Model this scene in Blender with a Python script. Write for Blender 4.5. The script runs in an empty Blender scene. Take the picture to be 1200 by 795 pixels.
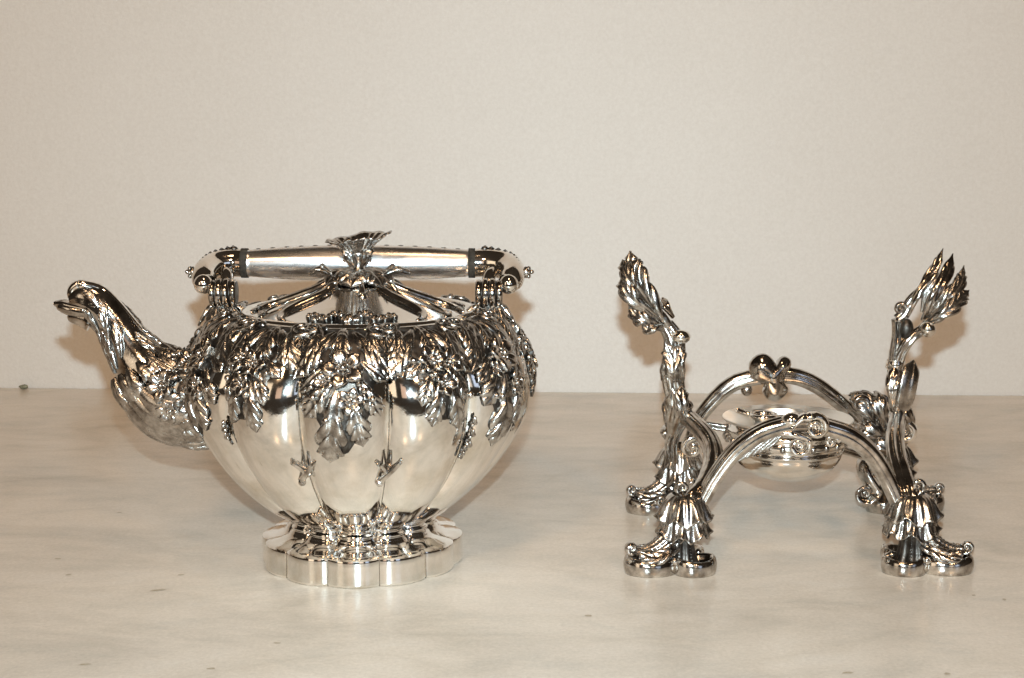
import bpy, math, random
import numpy as np
from mathutils import Vector, Matrix

scene = bpy.context.scene
col = scene.collection
R = math.radians
pi = math.pi

# ------------------------------------------------------------------ camera
CAM = np.array([0.0, -0.913, 0.276])
PITCH = R(8.7)
FPX = 1800.0
cam_d = bpy.data.cameras.new('camera')
cam_d.sensor_width = 36.0
cam_d.lens = 36.0 * FPX / 1200.0
cam_d.clip_start = 0.01
cam_d.clip_end = 60.0
cam = bpy.data.objects.new('camera', cam_d)
col.objects.link(cam)
cam.location = CAM
cam.rotation_euler = (pi / 2 - PITCH, 0, 0)
scene.camera = cam

# ------------------------------------------------------------------ world (dim warm room)
world = bpy.data.worlds.new('World')
scene.world = world
world.use_nodes = True
bg = world.node_tree.nodes['Background']
bg.inputs['Color'].default_value = (0.60, 0.45, 0.32, 1)
bg.inputs['Strength'].default_value = 0.055

scene.view_settings.view_transform = 'Standard'
scene.view_settings.look = 'None'
scene.view_settings.exposure = -0.03
scene.view_settings.gamma = 1.0


# ------------------------------------------------------------------ lamps
def area(name, loc, target, sx, sy, power, color, shape='RECTANGLE'):
    l = bpy.data.lights.new(name, 'AREA')
    l.shape = shape
    l.size = sx
    if shape in ('RECTANGLE', 'ELLIPSE'):
        l.size_y = sy
    l.energy = power
    l.color = color
    o = bpy.data.objects.new(name, l)
    col.objects.link(o)
    o.location = loc
    d = Vector(target) - Vector(loc)
    o.rotation_euler = d.to_track_quat('-Z', 'Y').to_euler()
    return o


# the camera's flash, just above the lens
fl_ = area('camera_flash', (0.0, -0.915, 0.334), (0.02, 0.553, 0.10), 0.014, 0.010, 5.3, (0.72, 0.90, 0.98))
fl_.data.spread = R(116)
# warm shop lamps overhead and behind the photographer
WARM = (1.0, 0.645, 0.365)
for x, y, z, s, p in ((-0.75, -2.2, 1.75, 0.28, 19.0), (0.85, -2.3, 1.75, 0.26, 13.0), (0.05, -0.60, 1.7, 0.22, 3.2)):
    area('ceiling_lamp', (x, y, z), (x * 0.3, 0.3, 0.15), s, s, p, WARM)
# the shop's doorway and the window beside it, behind the photographer
area('doorway_light', (-2.3, -2.9, 0.95), (0, 0, 0.25), 1.0, 1.8, 7.0, (1.0, 0.80, 0.58))
area('shop_light', (-0.75, -3.6, 0.85), (0, 0, 0.25), 0.8, 1.3, 2.2, (1.0, 0.66, 0.46))
area('shop_light', (0.95, -3.7, 0.75), (0, 0, 0.25), 0.7, 1.1, 2.2, (1.0, 0.84, 0.68))
area('window_light', (1.9, -3.2, 0.8), (0, 0, 0.2), 0.7, 1.0, 2.2, (0.66, 0.78, 1.0))


# ------------------------------------------------------------------ materials
def mat_new(name):
    m = bpy.data.materials.new(name)
    m.use_nodes = True
    return m, m.node_tree.nodes, m.node_tree.links, m.node_tree.nodes['Principled BSDF']


def noise(nt, nl, scale, detail=4.0, rough=0.55, vec=None, dist=0.0):
    n = nt.new('ShaderNodeTexNoise')
    n.inputs['Scale'].default_value = scale
    n.inputs['Detail'].default_value = detail
    n.inputs['Roughness'].default_value = rough
    n.inputs['Distortion'].default_value = dist
    if vec is not None:
        nl.new(vec, n.inputs['Vector'])
    return n


def ramp(nt, nl, fac, stops):
    r = nt.new('ShaderNodeValToRGB')
    els = r.color_ramp.elements
    els[0].position = stops[0][0]
    els[1].position = stops[-1][0]
    for p, _ in stops[1:-1]:
        els.new(p)
    for e, (p, c) in zip(els, stops):
        e.color = c if len(c) == 4 else (*c, 1)
    nl.new(fac, r.inputs['Fac'])
    return r


def silver(name, bright, dull, lo, hi, r0, r1, scale=60.0, bump=0.0, bscale=900.0, stretch=None):
    m, nt, nl, bs = mat_new(name)
    tc = nt.new('ShaderNodeTexCoord')
    vec = tc.outputs['Object']
    if stretch:
        mp = nt.new('ShaderNodeMapping')
        mp.inputs['Scale'].default_value = stretch
        nl.new(vec, mp.inputs['Vector'])
        vec2 = mp.outputs['Vector']
    else:
        vec2 = vec
    n = noise(nt, nl, scale, 5.0, 0.6, vec)
    c = ramp(nt, nl, n.outputs['Fac'], [(lo, dull), (hi, bright)])
    nl.new(c.outputs['Color'], bs.inputs['Base Color'])
    n2 = noise(nt, nl, scale * 2.3, 6.0, 0.7, vec2)
    rr = ramp(nt, nl, n2.outputs['Fac'], [(0.35, (r0,) * 3), (0.72, (r1,) * 3)])
    nl.new(rr.outputs['Color'], bs.inputs['Roughness'])
    bs.inputs['Metallic'].default_value = 1.0
    if bump:
        n3 = noise(nt, nl, bscale, 3.0, 0.6, vec2)
        b = nt.new('ShaderNodeBump')
        b.inputs['Strength'].default_value = bump
        b.inputs['Distance'].default_value = 0.0004
        nl.new(n3.outputs['Fac'], b.inputs['Height'])
        nl.new(b.outputs['Normal'], bs.inputs['Normal'])
    return m


M = {}
M['polish'] = silver('polished_silver', (0.94, 0.92, 0.89), (0.74, 0.69, 0.61), 0.28, 0.56, 0.035, 0.15, 45.0, 0.04, 500.0)
M['relief'] = silver('chased_silver', (0.68, 0.655, 0.62), (0.25, 0.225, 0.20), 0.34, 0.62, 0.19, 0.31, 130.0, 0.25, 900.0)
M['blossom'] = silver('chased_blossom_silver', (0.74, 0.71, 0.675), (0.36, 0.33, 0.30), 0.34, 0.60, 0.15, 0.25, 150.0, 0.2, 900.0)
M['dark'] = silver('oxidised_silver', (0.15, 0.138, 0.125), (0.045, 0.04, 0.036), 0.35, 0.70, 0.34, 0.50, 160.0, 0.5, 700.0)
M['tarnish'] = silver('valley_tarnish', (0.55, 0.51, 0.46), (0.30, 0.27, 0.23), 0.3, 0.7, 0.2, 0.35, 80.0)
M['satin'] = silver('satin_silver', (0.96, 0.93, 0.88), (0.88, 0.85, 0.80), 0.3, 0.7, 0.30, 0.40, 60.0)
M['cast'] = silver('cast_silver', (0.78, 0.75, 0.71), (0.30, 0.27, 0.24), 0.36, 0.62, 0.07, 0.18, 110.0, 0.15, 700.0)
M['grip'] = silver('worn_grip_silver', (0.95, 0.93, 0.92), (0.86, 0.84, 0.83), 0.3, 0.6, 0.22, 0.36, 60.0, 0.10, 500.0, (0.15, 1.0, 1.0))

m, nt, nl, bs = mat_new('dark_insulator')
tc = nt.new('ShaderNodeTexCoord')
n = noise(nt, nl, 300.0, 4.0, 0.6, tc.outputs['Object'])
c = ramp(nt, nl, n.outputs['Fac'], [(0.3, (0.018, 0.015, 0.012)), (0.75, (0.075, 0.062, 0.048))])
nl.new(c.outputs['Color'], bs.inputs['Base Color'])
bs.inputs['Roughness'].default_value = 0.8
bs.inputs['Specular IOR Level'].default_value = 0.2
M['insul'] = m

# wall: cream painted plaster
m, nt, nl, bs = mat_new('cream_plaster')
tc = nt.new('ShaderNodeTexCoord')
n = noise(nt, nl, 2.2, 6.0, 0.6, tc.outputs['Object'])
c = ramp(nt, nl, n.outputs['Fac'], [(0.25, (0.70, 0.675, 0.64)), (0.75, (0.755, 0.735, 0.705))])
n1 = noise(nt, nl, 300.0, 5.0, 0.75, tc.outputs['Object'])
c1 = ramp(nt, nl, n1.outputs['Fac'], [(0.3, (0.91, 0.90, 0.89)), (0.66, (1, 1, 1))])
mx = nt.new('ShaderNodeMix')
mx.data_type = 'RGBA'
mx.blend_type = 'MULTIPLY'
mx.inputs[0].default_value = 1.0
nl.new(c.outputs['Color'], mx.inputs[6])
nl.new(c1.outputs['Color'], mx.inputs[7])
nl.new(mx.outputs[2], bs.inputs['Base Color'])
bs.inputs['Roughness'].default_value = 0.62
n2 = noise(nt, nl, 260.0, 5.0, 0.65, tc.outputs['Object'])
b = nt.new('ShaderNodeBump')
b.inputs['Strength'].default_value = 0.4
b.inputs['Distance'].default_value = 0.001
nl.new(n2.outputs['Fac'], b.inputs['Height'])
nl.new(b.outputs['Normal'], bs.inputs['Normal'])
M['wall'] = m

# marble: pale, faintly veined, satin polish
m, nt, nl, bs = mat_new('pale_marble')
tc = nt.new('ShaderNodeTexCoord')
mp = nt.new('ShaderNodeMapping')
mp.inputs['Rotation'].default_value = (0, 0, R(22))
mp.inputs['Scale'].default_value = (1.0, 1.9, 1.0)
nl.new(tc.outputs['Object'], mp.inputs['Vector'])
n = noise(nt, nl, 5.5, 8.0, 0.62, mp.outputs['Vector'], 0.5)
c = ramp(nt, nl, n.outputs['Fac'], [(0.28, (0.62, 0.57, 0.51)), (0.47, (0.77, 0.71, 0.64)), (0.62, (0.81, 0.75, 0.68)), (0.80, (0.73, 0.675, 0.605))])
n1 = noise(nt, nl, 5.0, 5.0, 0.5, mp.outputs['Vector'], 0.6)
mth = nt.new('ShaderNodeMath')
mth.operation = 'SUBTRACT'
mth.inputs[1].default_value = 0.5
nl.new(n1.outputs['Fac'], mth.inputs[0])
mab = nt.new('ShaderNodeMath')
mab.operation = 'ABSOLUTE'
nl.new(mth.outputs[0], mab.inputs[0])
v = ramp(nt, nl, mab.outputs[0], [(0.0, (0.91, 0.90, 0.885)), (0.02, (0.965, 0.96, 0.95)), (0.07, (1, 1, 1))])
mx = nt.new('ShaderNodeMix')
mx.data_type = 'RGBA'
mx.blend_type = 'MULTIPLY'
mx.inputs[0].default_value = 0.8
nl.new(c.outputs['Color'], mx.inputs[6])
nl.new(v.outputs['Color'], mx.inputs[7])
nc = noise(nt, nl, 15.0, 9.0, 0.68, mp.outputs['Vector'], 0.4)
cc_ = ramp(nt, nl, nc.outputs['Fac'], [(0.30, (0.82, 0.825, 0.82)), (0.45, (0.93, 0.92, 0.90)), (0.55, (0.985, 0.97, 0.95)), (0.68, (1, 1, 1))])
mxc = nt.new('ShaderNodeMix')
mxc.data_type = 'RGBA'
mxc.blend_type = 'MULTIPLY'
mxc.inputs[0].default_value = 1.0
nl.new(mx.outputs[2], mxc.inputs[6])
nl.new(cc_.outputs['Color'], mxc.inputs[7])
mx = mxc
# little brown flecks
mp2 = nt.new('ShaderNodeMapping')
mp2.inputs['Scale'].default_value = (1.0, 1.7, 1.0)
nl.new(tc.outputs['Object'], mp2.inputs['Vector'])
n3 = noise(nt, nl, 24.0, 3.0, 0.6, mp2.outputs['Vector'])
f = ramp(nt, nl, n3.outputs['Fac'], [(0.745, (0, 0, 0)), (0.81, (0.6, 0.6, 0.6))])
mx2 = nt.new('ShaderNodeMix')
mx2.data_type = 'RGBA'
mx2.blend_type = 'MIX'
nl.new(f.outputs['Color'], mx2.inputs[0])
nl.new(mx.outputs[2], mx2.inputs[6])
mx2.inputs[7].default_value = (0.33, 0.25, 0.17, 1)
ng = noise(nt, nl, 420.0, 4.0, 0.75, tc.outputs['Object'])
cg = ramp(nt, nl, ng.outputs['Fac'], [(0.3, (0.84, 0.825, 0.80)), (0.68, (1.0, 0.995, 0.985))])
mx3 = nt.new('ShaderNodeMix')
mx3.data_type = 'RGBA'
mx3.blend_type = 'MULTIPLY'
mx3.inputs[0].default_value = 1.0
nl.new(mx2.outputs[2], mx3.inputs[6])
nl.new(cg.outputs['Color'], mx3.inputs[7])
nl.new(mx3.outputs[2], bs.inputs['Base Color'])
bs.inputs['Roughness'].default_value = 0.25
bs.inputs['Specular IOR Level'].default_value = 0.45
M['marble'] = m

m, nt, nl, bs = mat_new('marble_fleck')
tc = nt.new('ShaderNodeTexCoord')
n = noise(nt, nl, 400.0, 4.0, 0.6, tc.outputs['Object'])
c = ramp(nt, nl, n.outputs['Fac'], [(0.3, (0.33, 0.26, 0.18)), (0.7, (0.48, 0.41, 0.32))])
nl.new(c.outputs['Color'], bs.inputs['Base Color'])
bs.inputs['Roughness'].default_value = 0.6
M['fleck'] = m

m, nt, nl, bs = mat_new('green_grey_crumb')
tc = nt.new('ShaderNodeTexCoord')
n = noise(nt, nl, 500.0, 4.0, 0.6, tc.outputs['Object'])
c = ramp(nt, nl, n.outputs['Fac'], [(0.3, (0.12, 0.12, 0.08)), (0.7, (0.30, 0.30, 0.22))])
nl.new(c.outputs['Color'], bs.inputs['Base Color'])
bs.inputs['Roughness'].default_value = 0.9
M['crumb'] = m


# ------------------------------------------------------------------ mesh helpers
def at(px, py, Y):
    """the point of the plane at depth Y that the photograph shows at pixel (px, py)"""
    x = (px - 600.0) / FPX
    y = -(py - 397.5) / FPX
    cp, sp = math.cos(PITCH), math.sin(PITCH)
    d = np.array([x, cp + y * sp, -sp + y * cp])
    t = (Y - CAM[1]) / d[1]
    return CAM + t * d


def crs(pts, n):
    """Catmull-Rom through pts, n samples"""
    p = np.asarray(pts, float)
    if p.ndim == 1:
        p = p[:, None]
    k = len(p)
    q = np.vstack([2 * p[0] - p[1], p, 2 * p[-1] - p[-2]])
    t = np.linspace(0, k - 1 - 1e-9, n)
    i = t.astype(int)
    f = (t - i)[:, None]
    a, b_, c_, d = q[i], q[i + 1], q[i + 2], q[i + 3]
    return 0.5 * (2 * b_ + (c_ - a) * f + (2 * a - 5 * b_ + 4 * c_ - d) * f ** 2 + (3 * b_ - a - 3 * c_ + d) * f ** 3)


def unit(v):
    v = np.asarray(v, float)
    return v / np.maximum(np.linalg.norm(v, axis=-1, keepdims=True), 1e-12)


class MB:
    def __init__(self):
        self.v, self.f, self.m, self.n = [], [], [], 0

    def add(self, verts, faces, mi=0):
        verts = np.asarray(verts, float).reshape(-1, 3)
        self.v.append(verts)
        o = self.n
        self.f.extend([tuple(i + o for i in fc) for fc in faces])
        self.m.extend([mi] * len(faces))
        self.n += len(verts)
        return self

    def grid(self, P, wi=False, wj=False, mi=0, flip=False):
        n, k = P.shape[:2]
        fs = []
        for i in range(n if wi else n - 1):
            i2 = (i + 1) % n
            for j in range(k if wj else k - 1):
                j2 = (j + 1) % k
                q = (i * k + j, i * k + j2, i2 * k + j2, i2 * k + j)
                fs.append(q[::-1] if flip else q)
        return self.add(P.reshape(-1, 3), fs, mi)

    def tube(self, pts, rad, sec=None, n=10, up=(0, 1, 0), caps=True, mi=0, flat=1.0):
        """sweep a section along pts; up starts the frame"""
        P = np.asarray(pts, float)
        N = len(P)
        rad = np.broadcast_to(np.asarray(rad, float), (N,))
        T = unit(np.gradient(P, axis=0))
        if sec is None:
            a = np.arange(n) / n * 2 * pi
            sec = np.stack([np.cos(a), np.sin(a)], 1)
        nv = unit(np.asarray(up, float) - T[0] * np.dot(T[0], up))
        rows = []
        for i in range(N):
            nv = unit(nv - T[i] * np.dot(nv, T[i]))
            bv = np.cross(T[i], nv)
            rows.append(P[i] + rad[i] * (sec[:, :1] * nv * flat + sec[:, 1:] * bv))
        G = np.array(rows)
        self.grid(G, wj=True, mi=mi, flip=True)
        if caps:
            k = len(sec)
            o = self.n - N * k
            for r, fl in ((0, False), (N - 1, True)):
                c = self.n
                self.v.append(P[r][None])
                self.n += 1
                for j in range(k):
                    t = (o + r * k + j, o + r * k + (j + 1) % k, c)
                    self.f.append(t[::-1] if not fl else t)
                    self.m.append(mi)
        return self

    def lathe(self, prof, n=48, c=(0, 0, 0), mi=0, fn=None):
        prof = np.asarray(prof, float)
        a = np.arange(n) / n * 2 * pi
        r = prof[:, :1] * np.ones((1, n))
        if fn is not None:
            r = r * fn(a[None, :], prof)
        G = np.stack([r * np.cos(a) + c[0], r * np.sin(a) + c[1], prof[:, 1:2] + 0 * a + c[2]], 2)
        return self.grid(G, wj=True, mi=mi)

    def ball(self, c, r, n=8, k=6, sc=(1, 1, 1), mi=0):
        a = np.arange(n) / n * 2 * pi
        b_ = np.linspace(0.02, pi - 0.02, k)
        G = np.stack([np.outer(np.sin(b_), np.cos(a)) * sc[0], np.outer(np.sin(b_), np.sin(a)) * sc[1],
                      -np.outer(np.cos(b_), np.ones(n)) * sc[2]], 2) * r + np.asarray(c, float)
        return self.grid(G, wj=True, mi=mi)

    def map(self, fn):
        V = np.vstack(self.v)
        self.v = [fn(V)]
        return self

    def mesh(self, name, mats, smooth=True):
        me = bpy.data.meshes.new(name)
        V = np.vstack(self.v)
        me.from_pydata(V.tolist(), [], self.f)
        if any(self.m) and not isinstance(mats, (list, tuple)):
            mats = [mats, M['dark']]
        for mm in (mats if isinstance(mats, (list, tuple)) else [mats]):
            me.materials.append(mm)
        if any(self.m):
            me.polygons.foreach_set('material_index', self.m)
        me.polygons.foreach_set('use_smooth', [smooth] * len(me.polygons))
        me.update()
        return me

    def build(self, name, mats, parent=None, smooth=True, label=None):
        return link(name, self.mesh(name, mats, smooth), parent, label)


def link(name, data, parent=None, label=None):
    o = bpy.data.objects.new(name, data)
    col.objects.link(o)
    if parent is not None:
        o.parent = parent
    if label:
        o['label'] = label
    return o


def thing(name, label, cat, loc, group=None):
    o = bpy.data.objects.new(name, None)
    o.empty_display_size = 0.02
    col.objects.link(o)
    o.location = loc
    o['label'] = label
    o['category'] = cat
    if group:
        o['group'] = group
    return o


def copy_tree(o, parent, rz):
    c_ = o.copy()
    col.objects.link(c_)
    c_.parent = parent
    c_.rotation_euler = (0, 0, rz)
    for ch in o.children:
        d = ch.copy()
        col.objects.link(d)
        d.parent = c_
    return c_


def reeds(k, depth, n=None, ph=0.0):
    """tube section with k rounded reeds"""
    n = n or k * 6
    a = np.arange(n) / n * 2 * pi
    r = 1 - depth * (1 - np.abs(np.sin(k * (a + ph) / 2))) 
    return np.stack([np.cos(a) * r, np.sin(a) * r], 1)


def leaf_uvh(L, W, nl=4, ser=0.30, crown=0.17, mid=0.13, vein=0.085, curl=0.0, N=None, Mc=11, base=0.35, sweep=0.42, tip=2.6):
    N = N or max(13, nl * 7 + 1)
    t = np.linspace(0, 1, N)[:, None]
    s = np.linspace(-1, 1, Mc)[None, :]
    w = W / 2 * np.minimum(1.0, base + 2.0 * t) * np.clip(1 - t ** tip, 0.0, 1) ** 0.7
    w = np.maximum(w, W * 0.02)
    edge = 1 - 1.15 * ser * np.abs(s) ** 1.5 * (1 - np.abs(np.sin(pi * nl * (t + 0.02))) ** 0.7)
    u = w * s * edge
    vv = L * (t + sweep * np.abs(s) ** 1.3 * np.sin(pi * np.clip(t, 0, 1)) * (1 - t ** 2.5) * 0.85)
    ww = 2 * w
    dv = np.abs((nl * t + 0.5) % 1.0 - 0.5)
    h = crown * ww * (1 - s ** 2) ** 0.8 - mid * ww * np.exp(-(s / 0.16) ** 2) - 1.25 * vein * ww * np.abs(s) ** .7 * np.exp(-(dv / 0.17) ** 2) + curl * L * t ** 2
    return u, vv, h


def add_leaf(mb, L, W, place, sink=0.0012, lift=0.0, **k):
    """a relief leaf: place(u, v, h) puts its points, its rim sinks into the ground"""
    u, v, h = leaf_uvh(L, W, **k)
    h = h + lift
    u = np.concatenate([u[:, :1], u, u[:, -1:]], 1)
    v = np.concatenate([v[:, :1], v, v[:, -1:]], 1)
    h = np.concatenate([h[:, :1] * 0 - sink, h, h[:, -1:] * 0 - sink], 1)
    f0 = len(mb.f)
    mb.grid(place(u, v, h), flip=True)
    k2 = u.shape[1] - 1
    for q_ in range(f0, len(mb.f)):
        if (q_ - f0) % k2 in (0, k2 - 1):
            mb.m[q_] = 1


def add_free_leaf(mb, pts, W, nhint, th=0.0011, n=None, mi=0, **k):
    """a cast leaf of real thickness whose midrib runs through pts"""
    P = np.asarray(pts, float)
    N = k.pop('N', None) or max(15, k.get('nl', 4) * 7 + 1)
    C = crs(P, N)
    L = np.sum(np.linalg.norm(np.diff(C, axis=0), axis=1))
    u, v, h = leaf_uvh(L, W, N=N, **k)
    T = unit(np.gradient(C, axis=0))
    Sd = unit(np.cross(T, np.asarray(nhint, float)))
    Nn = np.cross(Sd, T)

    def pos(u, v, h):
        t = np.clip(v / L, 0, 1.0) * (N - 1)
        i = np.clip(t.astype(int), 0, N - 2)
        f_ = (t - i)[..., None]
        c_ = C[i] * (1 - f_) + C[i + 1] * f_ + T[i] * np.maximum(v / L - 1, 0)[..., None] * L
        return c_ + Sd[i] * u[..., None] + Nn[i] * h[..., None]
    top = pos(u, v, h)
    bot = pos(u * 0.97, v, h - th)[:, ::-1]
    G = np.concatenate([top, bot], 1)
    mb.grid(G, wj=True, flip=True, mi=mi)
    return C, Sd, Nn


def add_flower(mb, r, place, np_=5, cup=0.25, hb=0.0, ph=0.0, beads=6):
    for k in range(np_):
        a = ph + 2 * pi * k / np_
        N, Mc = 8, 7
        t = np.linspace(0, 1, N)[:, None]
        s = np.linspace(-1, 1, Mc)[None, :]
        w = r * 2.05 / np_ * np.clip(.38 + 1.25 * t, 0, 1) * np.clip(1 - t ** 5, 0.02, 1) ** .55
        uu = w * s
        vv = r * (0.12 + 0.88 * t) - 0.10 * r * np.abs(s) ** 2 * t + 0 * s
        h = hb + cup * r * (0.15 + 1.5 * t * (1.25 - t)) + 0.20 * r * (1 - s ** 2) * np.clip(.3 + t, 0, 1) - 0.16 * r * np.exp(-(s / 0.22) ** 2) * (1 - .6 * t)
        uu = np.concatenate([uu[:, :1], uu, uu[:, -1:]], 1)
        vv = np.concatenate([vv[:, :1], vv, vv[:, -1:]], 1)
        h = np.concatenate([h[:, :1] * 0 - 0.001, h, h[:, -1:] * 0 - 0.001], 1)
        # close the petal's outer end down to the ground
        uu = np.vstack([uu, uu[-1:]])
        vv = np.vstack([vv, vv[-1:]])
        h = np.vstack([h, h[-1:] * 0 - 0.001])
        x = uu * math.cos(a) + vv * math.sin(a)
        y = -uu * math.sin(a) + vv * math.cos(a)
        f0 = len(mb.f)
        mb.grid(place(x, y, h), flip=True)
        k2 = x.shape[1] - 1
        for q_ in range(f0, len(mb.f)):
            if (q_ - f0) % k2 in (0, k2 - 1) or q_ >= len(mb.f) - k2:
                mb.m[q_] = 1
    # stamens
    add_dome(mb, 0, 0, r * 0.17, place, hb + cup * r * 0.55)
    for k in range(beads):
        a = 2 * pi * k / beads
        add_dome(mb, r * 0.24 * math.cos(a), r * 0.24 * math.sin(a), r * 0.085, place, hb + cup * r * 0.55)


def add_dome(mb, u0, v0, r, place, hb=0.0, n=8, k=5, tall=1.0):
    a = np.arange(n) / n * 2 * pi
    b_ = np.linspace(-0.5, pi / 2 - 0.03, k)
    u = u0 + r * np.outer(np.cos(b_), np.cos(a))
    v = v0 + r * np.outer(np.cos(b_), np.sin(a))
    h = hb + r * tall * (np.outer(np.sin(b_), np.ones(n)) + 0.3)
    mb.grid(place(u, v, h), wj=True)


def add_scroll(mb, c, r0, ax_u, ax_v, turns=1.4, start=0.0, thick=0.3, sgn=1, n=26, end=0.22, sec=None, ball=True, lead=None, rise=0.0, flat=1.0):
    """a volute in the plane (ax_u, ax_v) about c; lead = points that run into it"""
    c = np.asarray(c, float)
    ax_u = unit(ax_u)
    ax_v = unit(ax_v)
    w = unit(np.cross(ax_u, ax_v))
    t = np.linspace(0, 1, n)
    ph = start + sgn * turns * 2 * pi * t
    rr = r0 * (1 - (1 - end) * t ** 0.8)
    P = c + (rr * np.cos(ph))[:, None] * ax_u + (rr * np.sin(ph))[:, None] * ax_v + (rise * t)[:, None] * w
    rad = r0 * thick * (1 - 0.45 * t)
    if lead is not None:
        Ld = np.asarray(lead, float)
        LP = crs(np.vstack([Ld, P[:3]]), len(Ld) * 5)[:-2]
        P = np.vstack([LP, P[1:]])
        rad = np.concatenate([np.linspace(r0 * thick * 0.9, rad[0], len(LP)), rad[1:]])
    mb.tube(P, rad, sec=sec, n=8, up=w, flat=flat)
    if ball:
        mb.ball(c + rise * w, r0 * 0.26, 8, 6)


def wrapper(S, a0, b0, rot=0.0, lift=0.0, eps=(0.02, 0.002), flipn=False):
    """place(u, v, h) on the surface S(a, b) round (a0, b0); v runs along +b when rot = 0"""
    ea = np.linalg.norm(S(np.array(a0 + eps[0]), np.array(b0)) - S(np.array(a0 - eps[0]), np.array(b0))) / (2 * eps[0])
    eb = np.linalg.norm(S(np.array(a0), np.array(b0 + eps[1])) - S(np.array(a0), np.array(b0 - eps[1]))) / (2 * eps[1])
    cr, sr = math.cos(rot), math.sin(rot)

    def place(u, v, h):
        u, v, h = np.broadcast_arrays(np.asarray(u, float), np.asarray(v, float), np.asarray(h, float))
        x = u * cr + v * sr
        y = -u * sr + v * cr
        a = a0 + x / ea
        b_ = b0 + y / eb
        p = S(a, b_)
        da = S(a + eps[0], b_) - S(a - eps[0], b_)
        db = S(a, b_ + eps[1]) - S(a, b_ - eps[1])
        nn = unit(np.cross(da, db))
        if flipn:
            nn = -nn
        return p + nn * (h + lift)[..., None]
    return place


def arc_table(prof, n=400):
    c_ = crs(prof, n)
    d = np.concatenate([[0], np.cumsum(np.linalg.norm(np.diff(c_, axis=0), axis=1))])
    return c_, d


# ------------------------------------------------------------------ setting
WALL_Y, WALL_ROT = 0.553, R(-2.4)
def setting():
    ca, sa = math.cos(WALL_ROT), math.sin(WALL_ROT)
    mb = MB()
    # slab: chamfered front edge, top at z = 0
    fy = -0.45
    prof = [(fy + 0.004, -0.030), (fy, -0.026), (fy, -0.004), (fy + 0.004, 0.0)]
    def wy(x):
        return WALL_Y + x * math.tan(WALL_ROT)
    xs = np.linspace(-1.3, 1.3, 14)
    rows = []
    for x in xs:
        rows.append([(x, y, z) for y, z in prof] + [(x, wy(x) - 0.0012, 0.0), (x, wy(x) - 0.0012, -0.030)])
    mb.grid(np.array(rows), wj=True)
    k = len(rows[0])
    mb.f.append(tuple(range(k)))
    mb.f.append(tuple(range((len(xs) - 1) * k, len(xs) * k))[::-1])
    mb.m += [0, 0]
    o = mb.build('marble_tabletop', M['marble'], smooth=False)
    o['kind'] = 'structure'
    o['label'] = 'pale veined marble tabletop'
    # wall, a slab 6 cm thick
    mb = MB()
    c8 = []
    for x in (-1.6, 1.6):
        for y in (0, 0.06):
            for z in (-0.25, 0.85):
                c8.append((x * ca - y * sa, WALL_Y + x * sa + y * ca, z))
    mb.add(c8, [(0, 4, 5, 1), (2, 3, 7, 6), (0, 1, 3, 2), (4, 6, 7, 5), (1, 5, 7, 3), (0, 2, 6, 4)])
    o = mb.build('wall', M['wall'], smooth=False)
    o['kind'] = 'structure'
    o['label'] = 'cream plaster wall behind the tabletop'
    rnd = random.Random(4)
    # worn brown flecks let into the stone: (px, py, length, width) read off the table
    for px, py, l, w in ((690, 722, .0035, .0012), (1177, 703, .002, .0012), (1141, 698, .002, .0009), (993, 789, .005, .0013),
                         (185, 692, .008, .0013), (80, 674, .0035, .0008), (68, 655, .003, .0009), (247, 784, .004, .0012),
                         (100, 779, .006, .001), (212, 674, .0035, .0008), (1110, 790, .003, .0012), (325, 754, .003, .001), (140, 601, .003, .0008), (180, 487, .003, .0012)):
        d = at(px, py, 0.0)
        ray = d - CAM
        p = CAM + ray * (CAM[2] / -ray[2])
        n_ = 12
        mbf = MB()
        ring = []
        for kk in range(n_):
            a = 2 * pi * kk / n_
            rr = rnd.uniform(0.7, 1.15)
            ring.append((l * .62 * rr * math.cos(a), w * 1.2 * rr * math.sin(a), 0.0))
        mbf.add(np.array([(0, 0, 0.00025)] + ring), [(0, 1 + kk, 1 + (kk + 1) % n_) for kk in range(n_)])
        o = mbf.build('fleck', M['fleck'], bpy.data.objects['marble_tabletop'])
        o.location = (p[0], p[1], 0.0002)
        o.rotation_euler = (0, 0, rnd.uniform(-0.3, 0.4))
    # a crumb lying against the wall
    p = at(30, 462, WALL_Y - 0.004 + 0.018)
    mb = MB()
    a = np.arange(9) / 9 * 2 * pi
    b_ = np.linspace(0.05, pi - 0.05, 6)
    rg = np.random.RandomState(3)
    G = np.stack([np.outer(np.sin(b_), np.cos(a)) * 0.0050, np.outer(np.sin(b_), np.sin(a)) * 0.003, -np.outer(np.cos(b_), np.ones(9)) * 0.0024], 2)
    G *= rg.uniform(0.75, 1.2, G.shape[:2])[..., None]
    mb.grid(G, wj=True)
    zmin = G[..., 2].min()
    o = mb.build('crumb', M['crumb'], smooth=False)
    o.location = (p[0], p[1] - 0.004, 0.0001 - zmin)
    o['label'] = 'small greenish crumb lying where the marble meets the wall'
    o['category'] = 'crumb'


setting()

# ------------------------------------------------------------------ the kettle
KX = at(424, 560, 0.0)[0]
kettle = thing('silver_kettle', 'fluted silver kettle with a bird-neck spout, flower garlands and folded swing handle', 'kettle', (KX, 0, 0))

BODY = [(.0705, .1528), (.0775, .1522), (.0865, .1478), (.0955, .1372), (.1018, .1245), (.1038, .1130), (.1012, .0920),
        (.0885, .0690), (.0738, .0508), (.0588, .0372), (.0475, .0300)]
bc, bd = arc_table(BODY)
SMAX = bd[-1]


def bprof(s):
    return np.interp(s, bd, bc[:, 0]), np.interp(s, bd, bc[:, 1])


def flute_amp(s):
    return np.interp(s, [0, .012, .035, .07, .13, SMAX - .012, SMAX], [0, 0.010, .065, .090, .100, .12, .15])


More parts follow.
